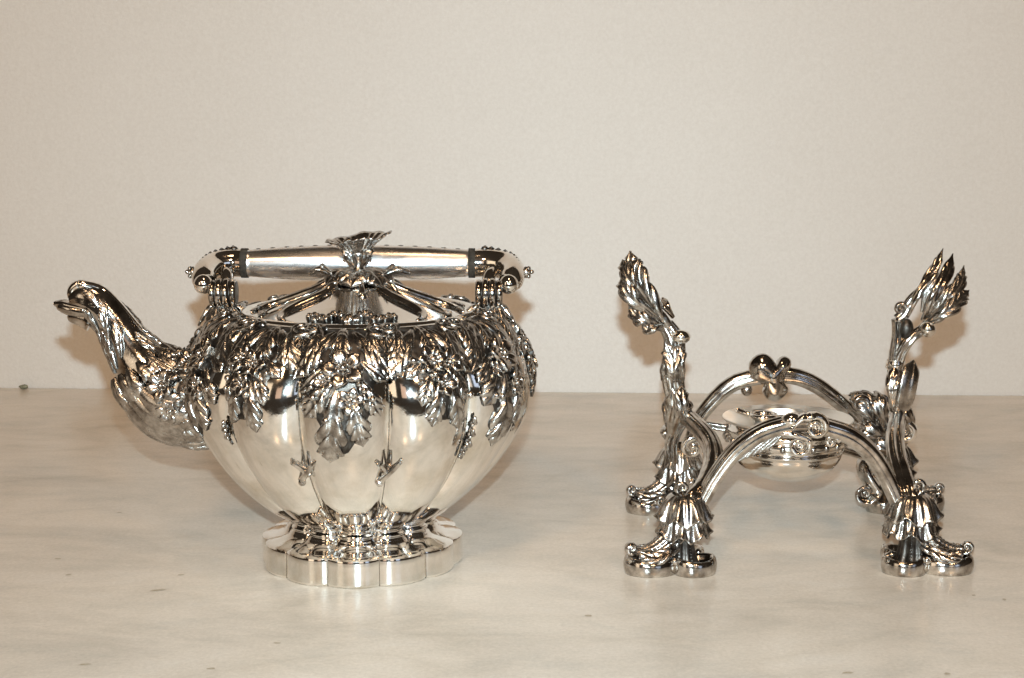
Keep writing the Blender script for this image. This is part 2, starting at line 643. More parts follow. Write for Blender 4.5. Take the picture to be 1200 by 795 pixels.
def flute(th, amp):
    """12 convex lobes with sharp valleys at 15 degrees + n * 30"""
    t = ((th / (pi / 6) + 0.5) % 1.0 - 0.5) * 2
    return 1 - amp * (0.75 * t ** 2 + 0.25 * np.abs(t) ** 5)


def S_body(th, s):
    """th = 0 faces the camera (-Y), grows towards +X"""
    th = np.asarray(th, float)
    s = np.asarray(s, float)
    r, z = bprof(np.clip(s, -0.0, SMAX))
    r = r * flute(th, flute_amp(np.clip(s, 0, SMAX)))
    th, r, z = np.broadcast_arrays(th, r, z)
    return np.stack([r * np.sin(th), -r * np.cos(th), z], -1)


def S_smooth(th, s):
    th = np.asarray(th, float)
    s = np.asarray(s, float)
    r, z = bprof(np.clip(s, 0, SMAX))
    t = ((th / (pi / 6) + 0.5) % 1.0 - 0.5) * 2
    r = r * (1 - flute_amp(np.clip(s, 0, SMAX)) * 0.75 * t ** 2 * 0.8)
    th, r, z = np.broadcast_arrays(th, r, z)
    return np.stack([r * np.sin(th), -r * np.cos(th), z], -1)


def body_parts():
    mb = MB()
    lobes_t = np.concatenate([[-1, -.985], np.linspace(-1, 1, 13)[1:-1], [.985]])
    th = np.concatenate([(k + t / 2) * pi / 6 for k in range(12) for t in [lobes_t]])
    s = np.linspace(0, SMAX, 90)
    TH, SS = np.meshgrid(th, s)
    mb.grid(S_body(TH, SS), wj=True, flip=True)
    kk = len(th)
    L_ = len(lobes_t)
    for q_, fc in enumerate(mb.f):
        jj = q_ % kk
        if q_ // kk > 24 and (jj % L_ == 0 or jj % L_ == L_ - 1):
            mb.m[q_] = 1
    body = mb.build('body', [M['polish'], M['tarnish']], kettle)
    # sharp valleys: mark the crease
    me = body.data
    k = len(th)
    bm_edges = me.edges
    sharp = [False] * len(bm_edges)
    for e in bm_edges:
        a, b_ = e.vertices
        if a % k == b_ % k and (a % k) % len(lobes_t) == 0 and a // k > 22:
            sharp[e.index] = True
    at_ = me.attributes.new('sharp_edge', 'BOOLEAN', 'EDGE')
    at_.data.foreach_set('value', sharp)
    # rim: a stepped ring
    mb = MB()
    mb.lathe([(.0655, .1500), (.0662, .1535), (.0672, .1548), (.0690, .1552), (.0706, .1546), (.0712, .1536), (.0722, .1532),
              (.0740, .1536), (.0752, .1530), (.0756, .1518), (.0748, .1500)], 96)
    mb.build('rim', M['polish'], kettle)
    # foot
    prof = [(.0470, .0312), (.0448, .0298), (.0436, .0280), (.0434, .0268), (.0446, .0262), (.0452, .0252), (.0448, .0244), (.0446, .0236),
            (.0458, .0226), (.0462, .0216), (.0470, .0204), (.0492, .0190), (.0522, .0180), (.0560, .0174), (.0596, .0168), (.0610, .0160),
            (.0614, .0146), (.0612, .0120), (.0613, .0060), (.0614, .0016), (.0608, .0000), (.0560, .0000), (.0400, .0010)]
    n = 12 * 14
    a = np.arange(n) / n * 2 * pi - pi / 2

    def ff(a_, p):
        amp = np.interp(p[:, 1:2], [0, .016, .020, .031], [.052, .055, .075, .13])
        return flute(a_ + pi / 2, amp)
    pr = np.asarray(prof)
    ang = np.concatenate([(k_ + t / 2) * pi / 6 for k_ in range(12) for t in [np.concatenate([[-1, -.985], np.linspace(-1, 1, 13)[1:-1], [.985]])]])
    r = pr[:, :1] * flute(ang[None, :], np.interp(pr[:, 1:2], [0, .016, .020, .031], [.052, .055, .075, .13]))
    G = np.stack([r * np.sin(ang), -r * np.cos(ang), pr[:, 1:2] + 0 * ang], 2)
    mb = MB()
    mb.grid(G, wj=True, flip=True)
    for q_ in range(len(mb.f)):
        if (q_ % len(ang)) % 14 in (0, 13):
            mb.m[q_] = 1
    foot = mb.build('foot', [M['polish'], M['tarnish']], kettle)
    me = foot.data
    k = len(ang)
    sharp = [False] * len(me.edges)
    for e in me.edges:
        a1, b1 = e.vertices
        if a1 % k == b1 % k and (a1 % k) % 14 == 0:
            sharp[e.index] = True
        if a1 // k == b1 // k and a1 // k in (15, 19):
            sharp[e.index] = True
    at_ = me.attributes.new('sharp_edge', 'BOOLEAN', 'EDGE')
    at_.data.foreach_set('value', sharp)


body_parts()


def make_garland(kind, seed, sh=0.0):
    """one lobe's garland at th = 0: a dark chased ground, and leaves, flowers and berries lying on it"""
    rnd = random.Random(seed)
    long_ = kind == 'long'
    s0 = 0.006
    s1 = (0.083 if long_ else 0.066)
    # ground
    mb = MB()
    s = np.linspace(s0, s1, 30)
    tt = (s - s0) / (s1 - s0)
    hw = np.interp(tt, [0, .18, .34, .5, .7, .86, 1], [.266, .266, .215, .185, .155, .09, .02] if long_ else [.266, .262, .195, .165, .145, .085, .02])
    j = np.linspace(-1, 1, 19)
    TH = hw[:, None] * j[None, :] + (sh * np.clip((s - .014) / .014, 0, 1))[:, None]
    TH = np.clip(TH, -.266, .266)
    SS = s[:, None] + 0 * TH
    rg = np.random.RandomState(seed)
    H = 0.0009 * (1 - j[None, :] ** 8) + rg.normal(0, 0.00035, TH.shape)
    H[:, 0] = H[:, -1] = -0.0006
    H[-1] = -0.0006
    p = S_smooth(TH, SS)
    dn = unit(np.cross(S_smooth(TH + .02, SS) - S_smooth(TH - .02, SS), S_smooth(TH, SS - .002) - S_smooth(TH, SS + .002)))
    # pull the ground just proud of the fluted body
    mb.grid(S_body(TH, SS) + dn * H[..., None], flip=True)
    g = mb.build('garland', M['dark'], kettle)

    def W(th, s_, rot=0.0, lift=0.0):
        th = th + sh * min(1.0, max(0.0, (s_ - .014) / .014))
        return wrapper(S_smooth, th, s_, rot, lift * .6, flipn=True)

    def leaf(th, s_, rot, L, Wd, lift=0.0012, **k):
        m_ = MB()
        add_leaf(m_, L, Wd, W(th, s_, rot, lift), **k)
        m_.build('leaf', M['relief'], g)
    D = R
    # rim volutes on either side of the valley top
    for sg in (-1, 1):
        m_ = MB()
        pl = W(sg * .215, .009)
        t = np.linspace(0, 1, 22)
        ph = sg * (0.4 + t * 8.0)
        rr = .0062 * (1 - .75 * t)
        c3 = pl(rr * np.cos(ph), rr * np.sin(ph), .0016 + .0022 * t)
        m_.tube(c3, .0016 * (1 - .4 * t), n=7)
        m_.build('scroll', M['relief'], g)
    # top pair of acanthus leaves sweeping down and out from the middle of the rim
    for sg in (-1, 1):
        leaf(sg * .060, .010, sg * R(30 + rnd.uniform(-5, 5)), .036, .0135, .0014, nl=4, ser=.40, crown=.20, curl=.02, vein=.06)
        leaf(sg * .165, .008, sg * R(6 + rnd.uniform(-6, 6)), .026, .0110, .0018, nl=4, ser=.38, crown=.22, curl=.05, vein=.06)
        leaf(sg * .245, .012, sg * R(-14 + rnd.uniform(-4, 4)), .018, .0080, .0012, nl=3, ser=.35, crown=.22, vein=.06)
    leaf(rnd.uniform(-.02, .02), .006, R(rnd.uniform(-8, 8)), .027, .0115, .0020, nl=5, ser=.4, crown=.20, curl=.02)
    if long_:
        leaf(-.055, .040, R(-34), .026, .0150, .0012, nl=4, ser=.36, crown=.18, curl=.02)
        leaf(.085, .040, R(30), .024, .0120, .0012, nl=4, ser=.36, crown=.18)
        leaf(-.02, .046, R(-8), .043, .0200, .0012, nl=4, ser=.46, crown=.19, curl=-.01)
        leaf(.045, .047, R(12), .031, .0150, .0018, nl=4, ser=.36, crown=.20)
        leaf(-.10, .034, R(-42), .019, .0085, .0022, nl=3, ser=.32, crown=.21)
        leaf(.10, .030, R(48), .018, .0085, .0022, nl=3, ser=.32, crown=.21)
        fl = [(.005, .0345, .0118, 5, .0018), (.055, .052, .0075, 6, .0024), (-.085, .042, .0055, 5, .003)]
    else:
        leaf(-.06, .036, R(-22), .022, .0110, .0012, nl=4, ser=.36, crown=.19)
        leaf(.065, .036, R(20), .021, .0105, .0012, nl=4, ser=.36, crown=.19)
        leaf(-.025, .043, R(-14), .026, .0120, .0014, nl=4, ser=.36, crown=.20)
        leaf(.035, .043, R(10), .029, .0125, .0014, nl=4, ser=.34, crown=.21)
        leaf(-.10, .030, R(-46), .015, .0075, .0022, nl=3, ser=.32, crown=.22)
        leaf(.10, .030, R(46), .015, .0075, .0022, nl=3, ser=.32, crown=.22)
        fl = [(-.055, .0315, .0088, 6, .0022), (.045, .034, .0085, 6, .0024), (.0, .0455, .0070, 5, .0028)]
    for th, s_, r, n_, lift in fl:
        m_ = MB()
        add_flower(m_, r, W(th + rnd.uniform(-.01, .01), s_, rnd.uniform(0, 6), lift), np_=n_, cup=.30)
        m_.build('flower', M['blossom'], g)
    # berries
    m_ = MB()
    spots = []
    for _ in range(22):
        th = rnd.uniform(-.17, .17)
        s_ = rnd.uniform(.030, .062 if long_ else .054)
        r = rnd.uniform(.0013, .0024)
        if all((abs(th - a) * .1) ** 2 + (s_ - b_) ** 2 > (r + c_) ** 2 * 0.8 for a, b_, c_ in spots):
            spots.append((th, s_, r))
            add_dome(m_, 0, 0, r, W(th, s_, 0, .0022), n=8, k=5)
    m_.build('berry_cluster', M['blossom'], g)
    return g


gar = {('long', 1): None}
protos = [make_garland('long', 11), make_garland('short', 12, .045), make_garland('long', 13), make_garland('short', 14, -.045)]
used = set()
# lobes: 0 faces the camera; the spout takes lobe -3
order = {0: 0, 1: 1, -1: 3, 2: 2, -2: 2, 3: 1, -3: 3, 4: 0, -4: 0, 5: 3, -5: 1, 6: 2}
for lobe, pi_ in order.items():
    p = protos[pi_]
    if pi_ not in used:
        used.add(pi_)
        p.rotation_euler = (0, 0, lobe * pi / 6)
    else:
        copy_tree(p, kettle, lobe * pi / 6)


def valley_pieces():
    # crossed twigs low on the two front valleys, leaf drops on the others
    for sg in (-1, 1):
        th0 = sg * pi / 12
        m_ = MB()
        o_ = S_body(np.array(th0), np.array(.096))
        u_ = np.array([math.cos(th0), math.sin(th0), 0])
        v_ = unit(S_body(np.array(th0), np.array(.099)) - S_body(np.array(th0), np.array(.093)))
        n_ = np.cross(v_, u_) * (1 if np.cross(v_, u_)[1] < 0 else -1)
        pl = lambda u, v, h: o_ + np.multiply.outer(u, u_) + np.multiply.outer(v, v_) + np.multiply.outer(h, n_)
        def tw(u0, v0, h0, u1, v1, h1, r0, r1):
            t = np.linspace(0, 1, 7)
            m_.tube(pl(u0 + (u1 - u0) * t + .0005 * np.sin(5 * t), v0 + (v1 - v0) * t, h0 + (h1 - h0) * t), r0 + (r1 - r0) * t, n=8)
        tw(-.0060, -.0085, .0050, .0016, .0030, .0018, .0013, .0020)
        tw(.0064, -.0090, .0050, -.0034, .0070, .0034, .0012, .0019)
        m_.ball(pl(-.0002, .0002, .0024), .0026, 8, 6)
        e = pl(-.0036, .0075, .0036)
        m_.ball(e, .0023, 9, 7)
        m_.build('twig', M['cast'], kettle)
    for th0, s_, L in ((3 * pi / 12, .068, .018), (5 * pi / 12, .066, .020), (3 * pi / 12 - .03, .083, .009), (-5 * pi / 12, .066, .018), (-3 * pi / 12, .070, .012)):
        m_ = MB()
        for q in range(5):
            pl = wrapper(S_smooth, th0, s_ + L * q / 5, 0, .0008, flipn=True)
            add_dome(m_, .0006 * (-1) ** q, 0, .0015 - .0001 * q, pl)
            add_leaf(m_, .005, .003, wrapper(S_smooth, th0, s_ + L * q / 5, R(35 * (-1) ** q), .0008, flipn=True), nl=2)
        m_.build('leaf_drop', M['relief'], kettle)


valley_pieces()


# ---------------- spout
def spout():
    st = [((262, 462), 50), ((232, 463), 57), ((206, 460), 55), ((181, 444), 44), ((163, 423), 33), ((147, 400), 25), ((132, 377), 21.5), ((115, 359), 21),
          ((99, 351), 19.5), ((84, 353), 13.5)]
    C = np.array([at(p[0][0], p[0][1], 0.0) - np.array([KX, 0, 0]) for p in st])
    rad = np.array([p[1] for p in st]) * .000512
    n = 60
    Cc = crs(C, n)
    rr = crs(rad, n)[:, 0]
    T = unit(np.gradient(Cc, axis=0))
    Yv = np.array([0, -1.0, 0])
    Nn = unit(np.cross(Yv, T))      # up side of the neck
    if Nn[n // 2][2] < 0:
        Nn = -Nn

    def S(phi, b_):
        """phi = 0 faces the camera, +90 the top of the neck; b runs 0..1 from body to tip"""
        phi = np.asarray(phi, float)
        x = np.clip(np.asarray(b_, float), 0, 1) * (n - 1)
        i = np.clip(np.floor(x).astype(int), 0, n - 2)
        f_ = (x - i)[..., None]
        c_ = Cc[i] * (1 - f_) + Cc[i + 1] * f_
        nn = unit(Nn[i] * (1 - f_) + Nn[i + 1] * f_)
        r = (rr[i] * (1 - f_[..., 0]) + rr[i + 1] * f_[..., 0])
        r = r[..., None]
        return c_ + nn * r * np.sin(phi)[..., None] + Yv * r * .80 * np.cos(phi)[..., None]
    # neck with shallow flutes under the throat, blunt crest along the top
    mb = MB()
    ph = np.arange(40) / 40 * 2 * pi
    b_ = np.linspace(0, 1, 70)
    PH, BB = np.meshgrid(ph, b_)
    G = S(PH, BB)
    cen = Cc[np.clip((BB * (n - 1)).astype(int), 0, n - 1)]
    groove = 1 - 0.05 * (np.cos(PH * 12) * .5 + .5) * (np.sin(PH) < 0.25) * np.clip(BB * 3 - .8, 0, 1)
    crest = 1 + 0.05 * np.exp(-((PH - pi / 2) / .35) ** 2)
    G = cen + (G - cen) * (groove * crest)[..., None]
    mb.grid(G, wj=True, flip=False)
    sp = mb.build('spout', M['cast'], kettle)
    # mouth: open beak with a dark throat
    tip = Cc[-1]
    d = T[-1]
    q = lambda px, py, Y=0.0: at(px, py, Y) - np.array([KX, 0, 0])
    m_ = MB()
    # lower lip: a thick open trough
    pts = [q(108, 365), q(97, 364), q(84, 361.5), q(74, 359.5), q(66.5, 360.5)]
    c_ = crs(pts, 16)
    u = np.linspace(0, 1, 16)
    lipr = np.interp(u, [0, .5, .8, .93, 1], [.0090, .0080, .0062, .0040, .0012])
    sec = np.stack([np.cos(np.arange(16) / 16 * 2 * pi), np.sin(np.arange(16) / 16 * 2 * pi)], 1)
    m_.tube(c_, lipr, sec=sec * np.array([[.58, .95]]), up=(0, 0, 1))
    m_.tube(crs([q(116, 356), q(104, 355), q(93, 355.5), q(86, 357)], 8), [.0085, .0084, .0080, .0074, .0066, .0056, .0044, .0024], n=14)
    # rolled rim along the lip and the small hooked chin below it
    for y in (-.0052, .0052):
        pp = np.array([p + np.array([-.0004, y * k_, .0022]) for p, k_ in zip(pts, (1.3, 1.1, .9, .6, .1))])
        m_.tube(crs(pp, 12), .0018, n=8)
    m_.tube(crs([q(106, 374), q(95, 371), q(86, 370.5), q(80, 369)], 8), [.0075, .0068, .0062, .0056, .0050, .0044, .0036, .0020], n=12)
    m_.build('spout_lip', M['cast'], sp)
    m_ = MB()
    # hood: smooth crest strap rolled into a scroll over the mouth
    add_scroll(m_, q(93, 346, -.003), .0066, (-1, 0, 0), (0, 0, 1), turns=1.15, start=pi * .62, sgn=-1, thick=.46, end=.25,
               lead=[q(176, 401, 0), q(158, 381, 0), q(137, 356, 0), q(118, 339, 0)], rise=.002)
    m_.build('crest', M['polish'], sp)
    # chased leaves along the neck and a big ribbed shell below the root
    def leafs(phi, b0, rot, L, Wd, lift=.0004, mt='relief', **k):
        mm = MB()
        add_leaf(mm, L, Wd, wrapper(S, R(phi), b0, rot, lift, eps=(.05, .01), flipn=False), **k)
        mm.build('leaf', M[mt], sp)
    for phi, b0, rot, L, Wd in ((-18, .50, R(24), .026, .0085), (-30, .60, R(22), .022, .0075), (-46, .47, R(4), .030, .009), (-68, .46, R(0), .034, .009),
                                (-52, .66, R(10), .022, .007), (-80, .64, R(0), .026, .007), (-6, .66, R(26), .017, .0065), (12, .76, R(20), .016, .006),
                                (62, .40, R(-10), .020, .009), (95, .40, R(0), .022, .010), (120, .5, 0, .03, .012), (150, .55, 0, .03, .012), (200, .5, 0, .03, .012)):
        leafs(phi, b0, rot, L, Wd, .0006, nl=4, ser=.35, crown=.21, mid=.16)
    for phi in (-14, -34, -54, -74, -94, -114, -134):
        leafs(phi, .37, R(180), .050, .0130, .0012, 'relief', nl=4, ser=.12, crown=.24, mid=.0, vein=.02, base=.5, N=40)
    # hanging collar of little leaves where neck and root meet
    for k_ in range(9):
        leafs(-100 + k_ * 22, .44, R(180 + 6 * (-1) ** k_), .017, .0100, .0028, 'relief', nl=3, ser=.3, crown=.3)
    # fine feathers over the root
    for k_ in range(16):
        leafs(-128 + (k_ % 8) * 17 + 8 * (k_ // 8), .17 + .13 * (k_ // 8), R(180 + 5 * (-1) ** k_), .024, .0080, .0026, 'relief', nl=3, ser=.15, crown=.20)
    # ring of leaves where the root meets the body
    for k_ in range(12):
        leafs(-150 + k_ * 26, .02, R(8 * (-1) ** k_), .020, .0110, .0030, 'relief', nl=4, ser=.35, crown=.22)
    # flower cluster over the root
    for phi, b0, r in ((12, .27, .0095), (38, .22, .0080), (-12, .20, .0070), (30, .34, .0065), (62, .28, .0070), (0, .12, .008), (50, .12, .0075)):
        mm = MB()
        add_flower(mm, r, wrapper(S, R(phi), b0, phi * .1, .0022, eps=(.05, .01), flipn=False), np_=6, cup=.3)
        mm.build('flower', M['relief'], sp)
    # bead-edged tail running down the body below the root
    mm = MB()
    for k_ in range(9):
        s_ = .062 + k_ * .0042
        pl = wrapper(S_body, -pi / 2 + .02, s_, 0, .0012, flipn=True)
        add_dome(mm, 0, 0, .0020 - .00013 * k_, pl)
    mm.build('bead_row', M['relief'], sp)


spout()


# ---------------- lid
def lid():
    prof = [(.0668, .1535), (.0600, .1546), (.0500, .1572), (.0400, .1606), (.0300, .1645), (.0225, .1682), (.0180, .1708), (.0150, .1724), (.0060, .1730), (.0005, .1732)]
    c_, d = arc_table(prof)
    mb = MB()
    n = 8 * 10
    a = np.arange(n) / n * 2 * pi
    pr = crs(prof, 48)
    rr = pr[:, :1] * (1 + .0 * a)
    z = pr[:, 1:2] + .0 * (np.abs(np.cos(6 * a))[None, :] ** 1.0) * np.sin(pi * np.clip((pr[:, :1] - .012) / .055, 0, 1))
    G = np.stack([rr * np.sin(a), -rr * np.cos(a), z], 2)
    mb.grid(G, wj=True, flip=True)
    ld = mb.build('lid', M['polish'], kettle)

    def S(th, s):
        r = np.interp(s, d, c_[:, 0])
        z_ = np.interp(s, d, c_[:, 1])
        th, r, z_ = np.broadcast_arrays(np.asarray(th, float), r, z_)
        return np.stack([r * np.sin(th), -r * np.cos(th), z_], -1)
    # swept S-curved straps and thin ridges running from the neck to the rim
    for deg, wide in ((38, 1), (58, 0), (80, 1), (125, 0)):
        for sg in (-1, 1):
            th = R(deg) * sg
            t = np.linspace(0, 1, 26)
            s = .004 + t * (d[-1] * .76)
            m_ = MB()
            p = S(th + sg * .30 * np.sin(pi * t ** .8) * (1 - t), s)
            p[:, 2] += .0006 + .0012 * np.sin(pi * t)
            m_.tube(p, (.0020 + .0010 * np.sin(pi * t)) if wide else (.0009 + .0003 * np.sin(pi * t)), n=12, up=(0, 0, 1), flat=.55)
            m_.build('strap', M['cast'], ld)
    for sg in (-1, 1):
        for deg, s_ in ((60, .0040), (80, .0035), (100, .0035)):
            m_ = MB()
            add_leaf(m_, .012, .0060, wrapper(S, R(deg) * sg, s_, R(60 * sg), .0014, eps=(.03, .001)), nl=3, ser=.34)
            m_.build('leaf', M['relief'], ld)
    # open collar of little arms round the neck, under the cap
    for k in range(7):
        th = R(10 + 360 / 7 * k)
        m_ = MB()
        base = np.array([.0265 * math.sin(th), -.0265 * math.cos(th), .1655])
        mid_ = np.array([.0230 * math.sin(th), -.0230 * math.cos(th), .1700])
        top = np.array([.0165 * math.sin(th), -.0165 * math.cos(th), .1722])
        m_.tube(crs([base, mid_, top], 9), [.0030, .0026, .0022, .0019, .0018, .0018, .0020, .0022, .0026], n=8)
        m_.ball(base + np.array([0, 0, -.001]), .0034, 9, 7)
        m_.build('collar_arm', M['polish'], ld)
    # flowers on the lid in front
    for k, (dth, s, r) in enumerate(((-15, .0050, .0060), (1, .0045, .0068), (16, .0050, .0060), (-8, .0130, .0052), (9, .0130, .0054), (-22, .0110, .0042), (24, .0105, .0040))):
        m_ = MB()
        add_flower(m_, r, wrapper(S, R(dth), s, k * 1.0, .0012, eps=(.03, .001)), np_=5, cup=.5)
        m_.build('flower', M['relief'], ld)
    # cap of drooping petals
    for k in range(7):
        th = R(-6 + 360 / 7 * k)
        sdir = np.array([math.sin(th), -math.cos(th), 0])
        m_ = MB()
        P = [np.array([0, 0, .1752]) + sdir * r + np.array([0, 0, dz]) for r, dz in ((.002, .0012), (.009, .0018), (.016, -.0002), (.0215, -.0048))]
        add_free_leaf(m_, P, .0190, np.array([0, 0, 1.0]), nl=3, ser=.22, crown=.16, mid=.12, base=.45, tip=5)
        m_.build('petal', M['relief'], ld)
    # twig leaves standing at the cap's sides
    for sg, dx in ((1, .022), (-1, .0215)):
        for q in range(3):
            m_ = MB()
            P = [np.array([sg * .014, -.004, .1755]), np.array([sg * (.019 + .003 * q), -.008 + .006 * q, .1775 + .003 * (2 - q) * .5]), np.array([sg * (dx + .005 * q), -.009 + .008 * q, .1790 + .0035 * (1 - q)])]
            add_free_leaf(m_, P, .0055, np.array([0, -.5, 1.0]), nl=3, ser=.3)
            m_.build('leaf', M['relief'], ld)
    # finial: stem, two buds, fluted open blossom
    m_ = MB()
    m_.lathe([(.0002, .1735), (.0068, .1740), (.0060, .1765), (.0036, .1790), (.0032, .1820), (.0040, .1850), (.0062, .1880), (.0050, .1895), (.0002, .1897)], 20)
    m_.build('finial_stem', M['relief'], ld)
    for sg in (-1, 1):
        m_ = MB()
        P = [np.array([sg * .0015, -.0045, .1800]), np.array([sg * .0040, -.0062, .1845]), np.array([sg * .0062, -.0070, .1885]), np.array([sg * .0078, -.0088, .1880])]
        add_free_leaf(m_, P, .0085, np.array([0, -1.0, .3]), nl=2, ser=.05, crown=.21, base=.2)
        m_.build('bud', M['relief'], ld)
    mb = MB()
    n = 96
    a = np.arange(n) / n * 2 * pi
    rows = []
    prof = [(.0030, .1838), (.0046, .1862), (.0074, .1890), (.0108, .1920), (.0146, .1948), (.0184, .1970), (.0203, .1976), (.0199, .1983), (.0172, .1976), (.0125, .1946), (.0085, .1912), (.0045, .1890), (.0003, .1880)]
    n = 160
    a = np.arange(n) / n * 2 * pi
    for q, (r, z) in enumerate(prof):
        g_ = np.interp(r, [.003, .008, .020], [.05, .10, .06])
        fl = np.abs(np.sin(11 * a)) ** .8
        big = np.abs(np.cos(2.5 * a + .5)) ** .7
        k_ = np.interp(r, [.010, .020], [0, 1])
        rr_ = r * (1 - g_ * (1 - fl) - .05 * k_ * (1 - big) + .015 * k_ * np.sin(7 * a + 1))
        zz = z + r * .13 * np.cos(a - .25) - .0008 * k_ * (1 - big) + .0005 * k_ * np.sin(9 * a) + .0007 * k_ * np.sin(4 * a + 2)
        rows.append(np.stack([rr_ * np.cos(a), rr_ * np.sin(a) * .85, zz], 1))
    mb.grid(np.array(rows), wj=True)
    fin = mb.build('finial', M['blossom'], ld)


lid()


# ---------------- handle
def handle():
    q = lambda px, py, Y=0.0: at(px, py, Y) - np.array([KX, 0, 0])
    YH = 0.030
    c0 = q(287, 308.5, YH)
    c1 = q(553, 308.5, YH)
    zc = (c0[2] + c1[2]) / 2
    xs = np.linspace(c0[0], c1[0], 33)
    t = np.linspace(-1, 1, 33)
    mb = MB()
    mb.tube(np.stack([xs, 0 * xs + YH, zc + 0 * xs], 1), .0080 + .0032 * (1 - np.abs(t) ** 2.0), n=40, up=(0, 0, 1))
    hd = mb.build('handle', M['grip'], kettle)
    # fine engraved studs along the top of the grip
    mb = MB()
    for x, tt in zip(xs[2:-2], t[2:-2]):
        if abs(tt) > .12 and int(round(tt * 16)) % 2 == 0:
            mb.ball((x, YH, zc + .0079 + .0032 * (1 - abs(tt) ** 2.0)), .0007, 6, 5, (2.6, 1.4, .7))
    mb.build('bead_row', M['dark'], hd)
    for sg, ce in ((-1, c0), (1, c1)):
        x0 = ce[0]
        mb = MB()
        mb.tube([(x0 - .0022, YH, zc), (x0 - .0020, YH, zc), (x0 + .0020, YH, zc), (x0 + .0022, YH, zc)], [.0082, .0092, .0092, .0082], n=28, up=(0, 0, 1))
        mb.build('insulator_ring', M['insul'], hd)
        # arm: runs outward and bends forward to the hinge, its end rolled into a ball
        xo = q(229 if sg < 0 else 612, 315, .01)[0] - sg * .0062      # outermost reach of the arm's axis
        w_ = (xo - x0) * sg
        P = [(x0, YH, zc), (x0 + sg * w_ * .42, YH - .0005, zc + .0002), (x0 + sg * w_ * .84, YH - .005, zc - .0010), (xo, YH - .015, zc - .0034),
             (x0 + sg * w_ * .99, YH - .026, zc - .0068), (x0 + sg * w_ * .88, YH - .032, zc - .0092)]
        mb = MB()
        cc = crs(P, 30)
        mb.tube(cc, np.interp(np.linspace(0, 1, 30), [0, .3, .6, .85, 1], [.0086, .0088, .0082, .0074, .0058]), n=22, up=(0, 0, 1))
        mb.build('arm', M['polish'], hd)
        mb = MB()
        mb.ball(np.array(P[-1]) + np.array([sg * .001, -.003, .0002]), .0060, 14, 10)
        mb.build('ball_end', M['polish'], hd)
        # link over to the hinge
        hx = q(263 if sg < 0 else 573, 343, 0)
        mb = MB()
        L_ = [np.array(P[1]) + np.array([0, -.004, -.003]), np.array([hx[0] + sg * .002, YH - .012, hx[2] + .0110]), np.array([hx[0], .010, hx[2] + .0085]), np.array([hx[0], .004, hx[2] + .0020])]
        mb.tube(crs(L_, 14), .0040, n=12, up=(0, 1, 0))
        mb.build('link', M['polish'], hd)
        # beaded crest along the arm and a bud at its outer end
        mb = MB()
        for k in range(4, 21, 2):
            p = cc[k] + np.array([sg * .0035 * (k / 20), 0, .0088 - .0006 * (k / 20) * 8])
            p = p + np.array([0, 0, .0006])
            mb.ball(p, .0020, 7, 5, (1.3, 1, 1))
            mb.ball(p + np.array([sg * .0004, -.0004, .0015]), .0009, 6, 5)
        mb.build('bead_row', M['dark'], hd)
        mb = MB()
        e = cc[18] + np.array([sg * .0084, 0, -.0002])
        mb.ball(e, .0036, 10, 7, (.8, 1, 1))
        for k in range(6):
            a = k / 6 * 2 * pi
            mb.ball(e + np.array([sg * .0016, .0026 * math.cos(a), .0026 * math.sin(a)]), .0014, 6, 5)
        mb.ball(e + np.array([sg * .0034, 0, .0002]), .0014, 8, 6)
        mb.build('bud', M['relief'], hd)
        # hinge barrel on the shoulder: four knuckles, axis across
        mb = MB()
        hc = q(263 if sg < 0 else 573, 343, 0)
        prof = []
        L2 = .0082
        for k in range(4):
            xa, xb = -L2 + k * L2 / 2, -L2 + (k + 1) * L2 / 2
            ro = .0092 if k in (1, 2) else .0080
            prof += [(ro - .0016, xa + .00015), (ro - .0006, xa + .0004), (ro, xa + .0012), (ro, xb - .0012), (ro - .0006, xb - .0004), (ro - .0016, xb - .00015)]
        prof = [(.0002, -L2)] + prof + [(.0002, L2)]
        P_ = np.array(prof)
        a = np.arange(28) / 28 * 2 * pi
        G = np.stack([hc[0] + P_[:, 1:2] + 0 * a, hc[1] - .003 + P_[:, :1] * np.cos(a), hc[2] + P_[:, :1] * np.sin(a)], 2)
        mb.grid(G, wj=True)
        for q_ in range(len(mb.f)):
            if (q_ // 28) % 6 in (0, 1, 5):
                mb.m[q_] = 1
        hg = mb.build('hinge', [M['cast'], M['dark']], kettle)
        mb = MB()
        mb.tube(crs([(hc[0], .001, hc[2] - .002), (hc[0], .001, hc[2] - .008), (hc[0] + sg * .001, .001, hc[2] - .016)], 8), [.0045, .0045, .0048, .0054, .0066, .0078, .0088, .0092], n=14)
        mb.build('hinge_root', M['relief'], hg)
        for k in range(6):
            aa = k / 6 * 2 * pi
            mm = MB()
            d_ = np.array([math.cos(aa), math.sin(aa), 0])
            b0 = np.array([hc[0], .001, hc[2] - .0075])
            add_free_leaf(mm, [b0 + d_ * .003, b0 + d_ * .009 + np.array([0, 0, -.001]), b0 + d_ * .017 + np.array([0, 0, -.0065 - .006 * max(0, sg * d_[0])])], .0095, np.array([0, 0, 1.0]), nl=3, ser=.32, crown=.18)
            mm.build('leaf', M['relief'], hg)


handle()

# ------------------------------------------------------------------ the stand
BX = at(925, 500, 0.035)[0]
BY = 0.040
stand = thing('burner_stand', 'silver stand on four shell-ruffled scroll feet with two tall leaf brackets', 'kettle stand', (BX, BY, 0))
OFF = np.array([BX, BY, 0.0])


def sq(px, py, Y):
    return at(px, py, Y) - OFF


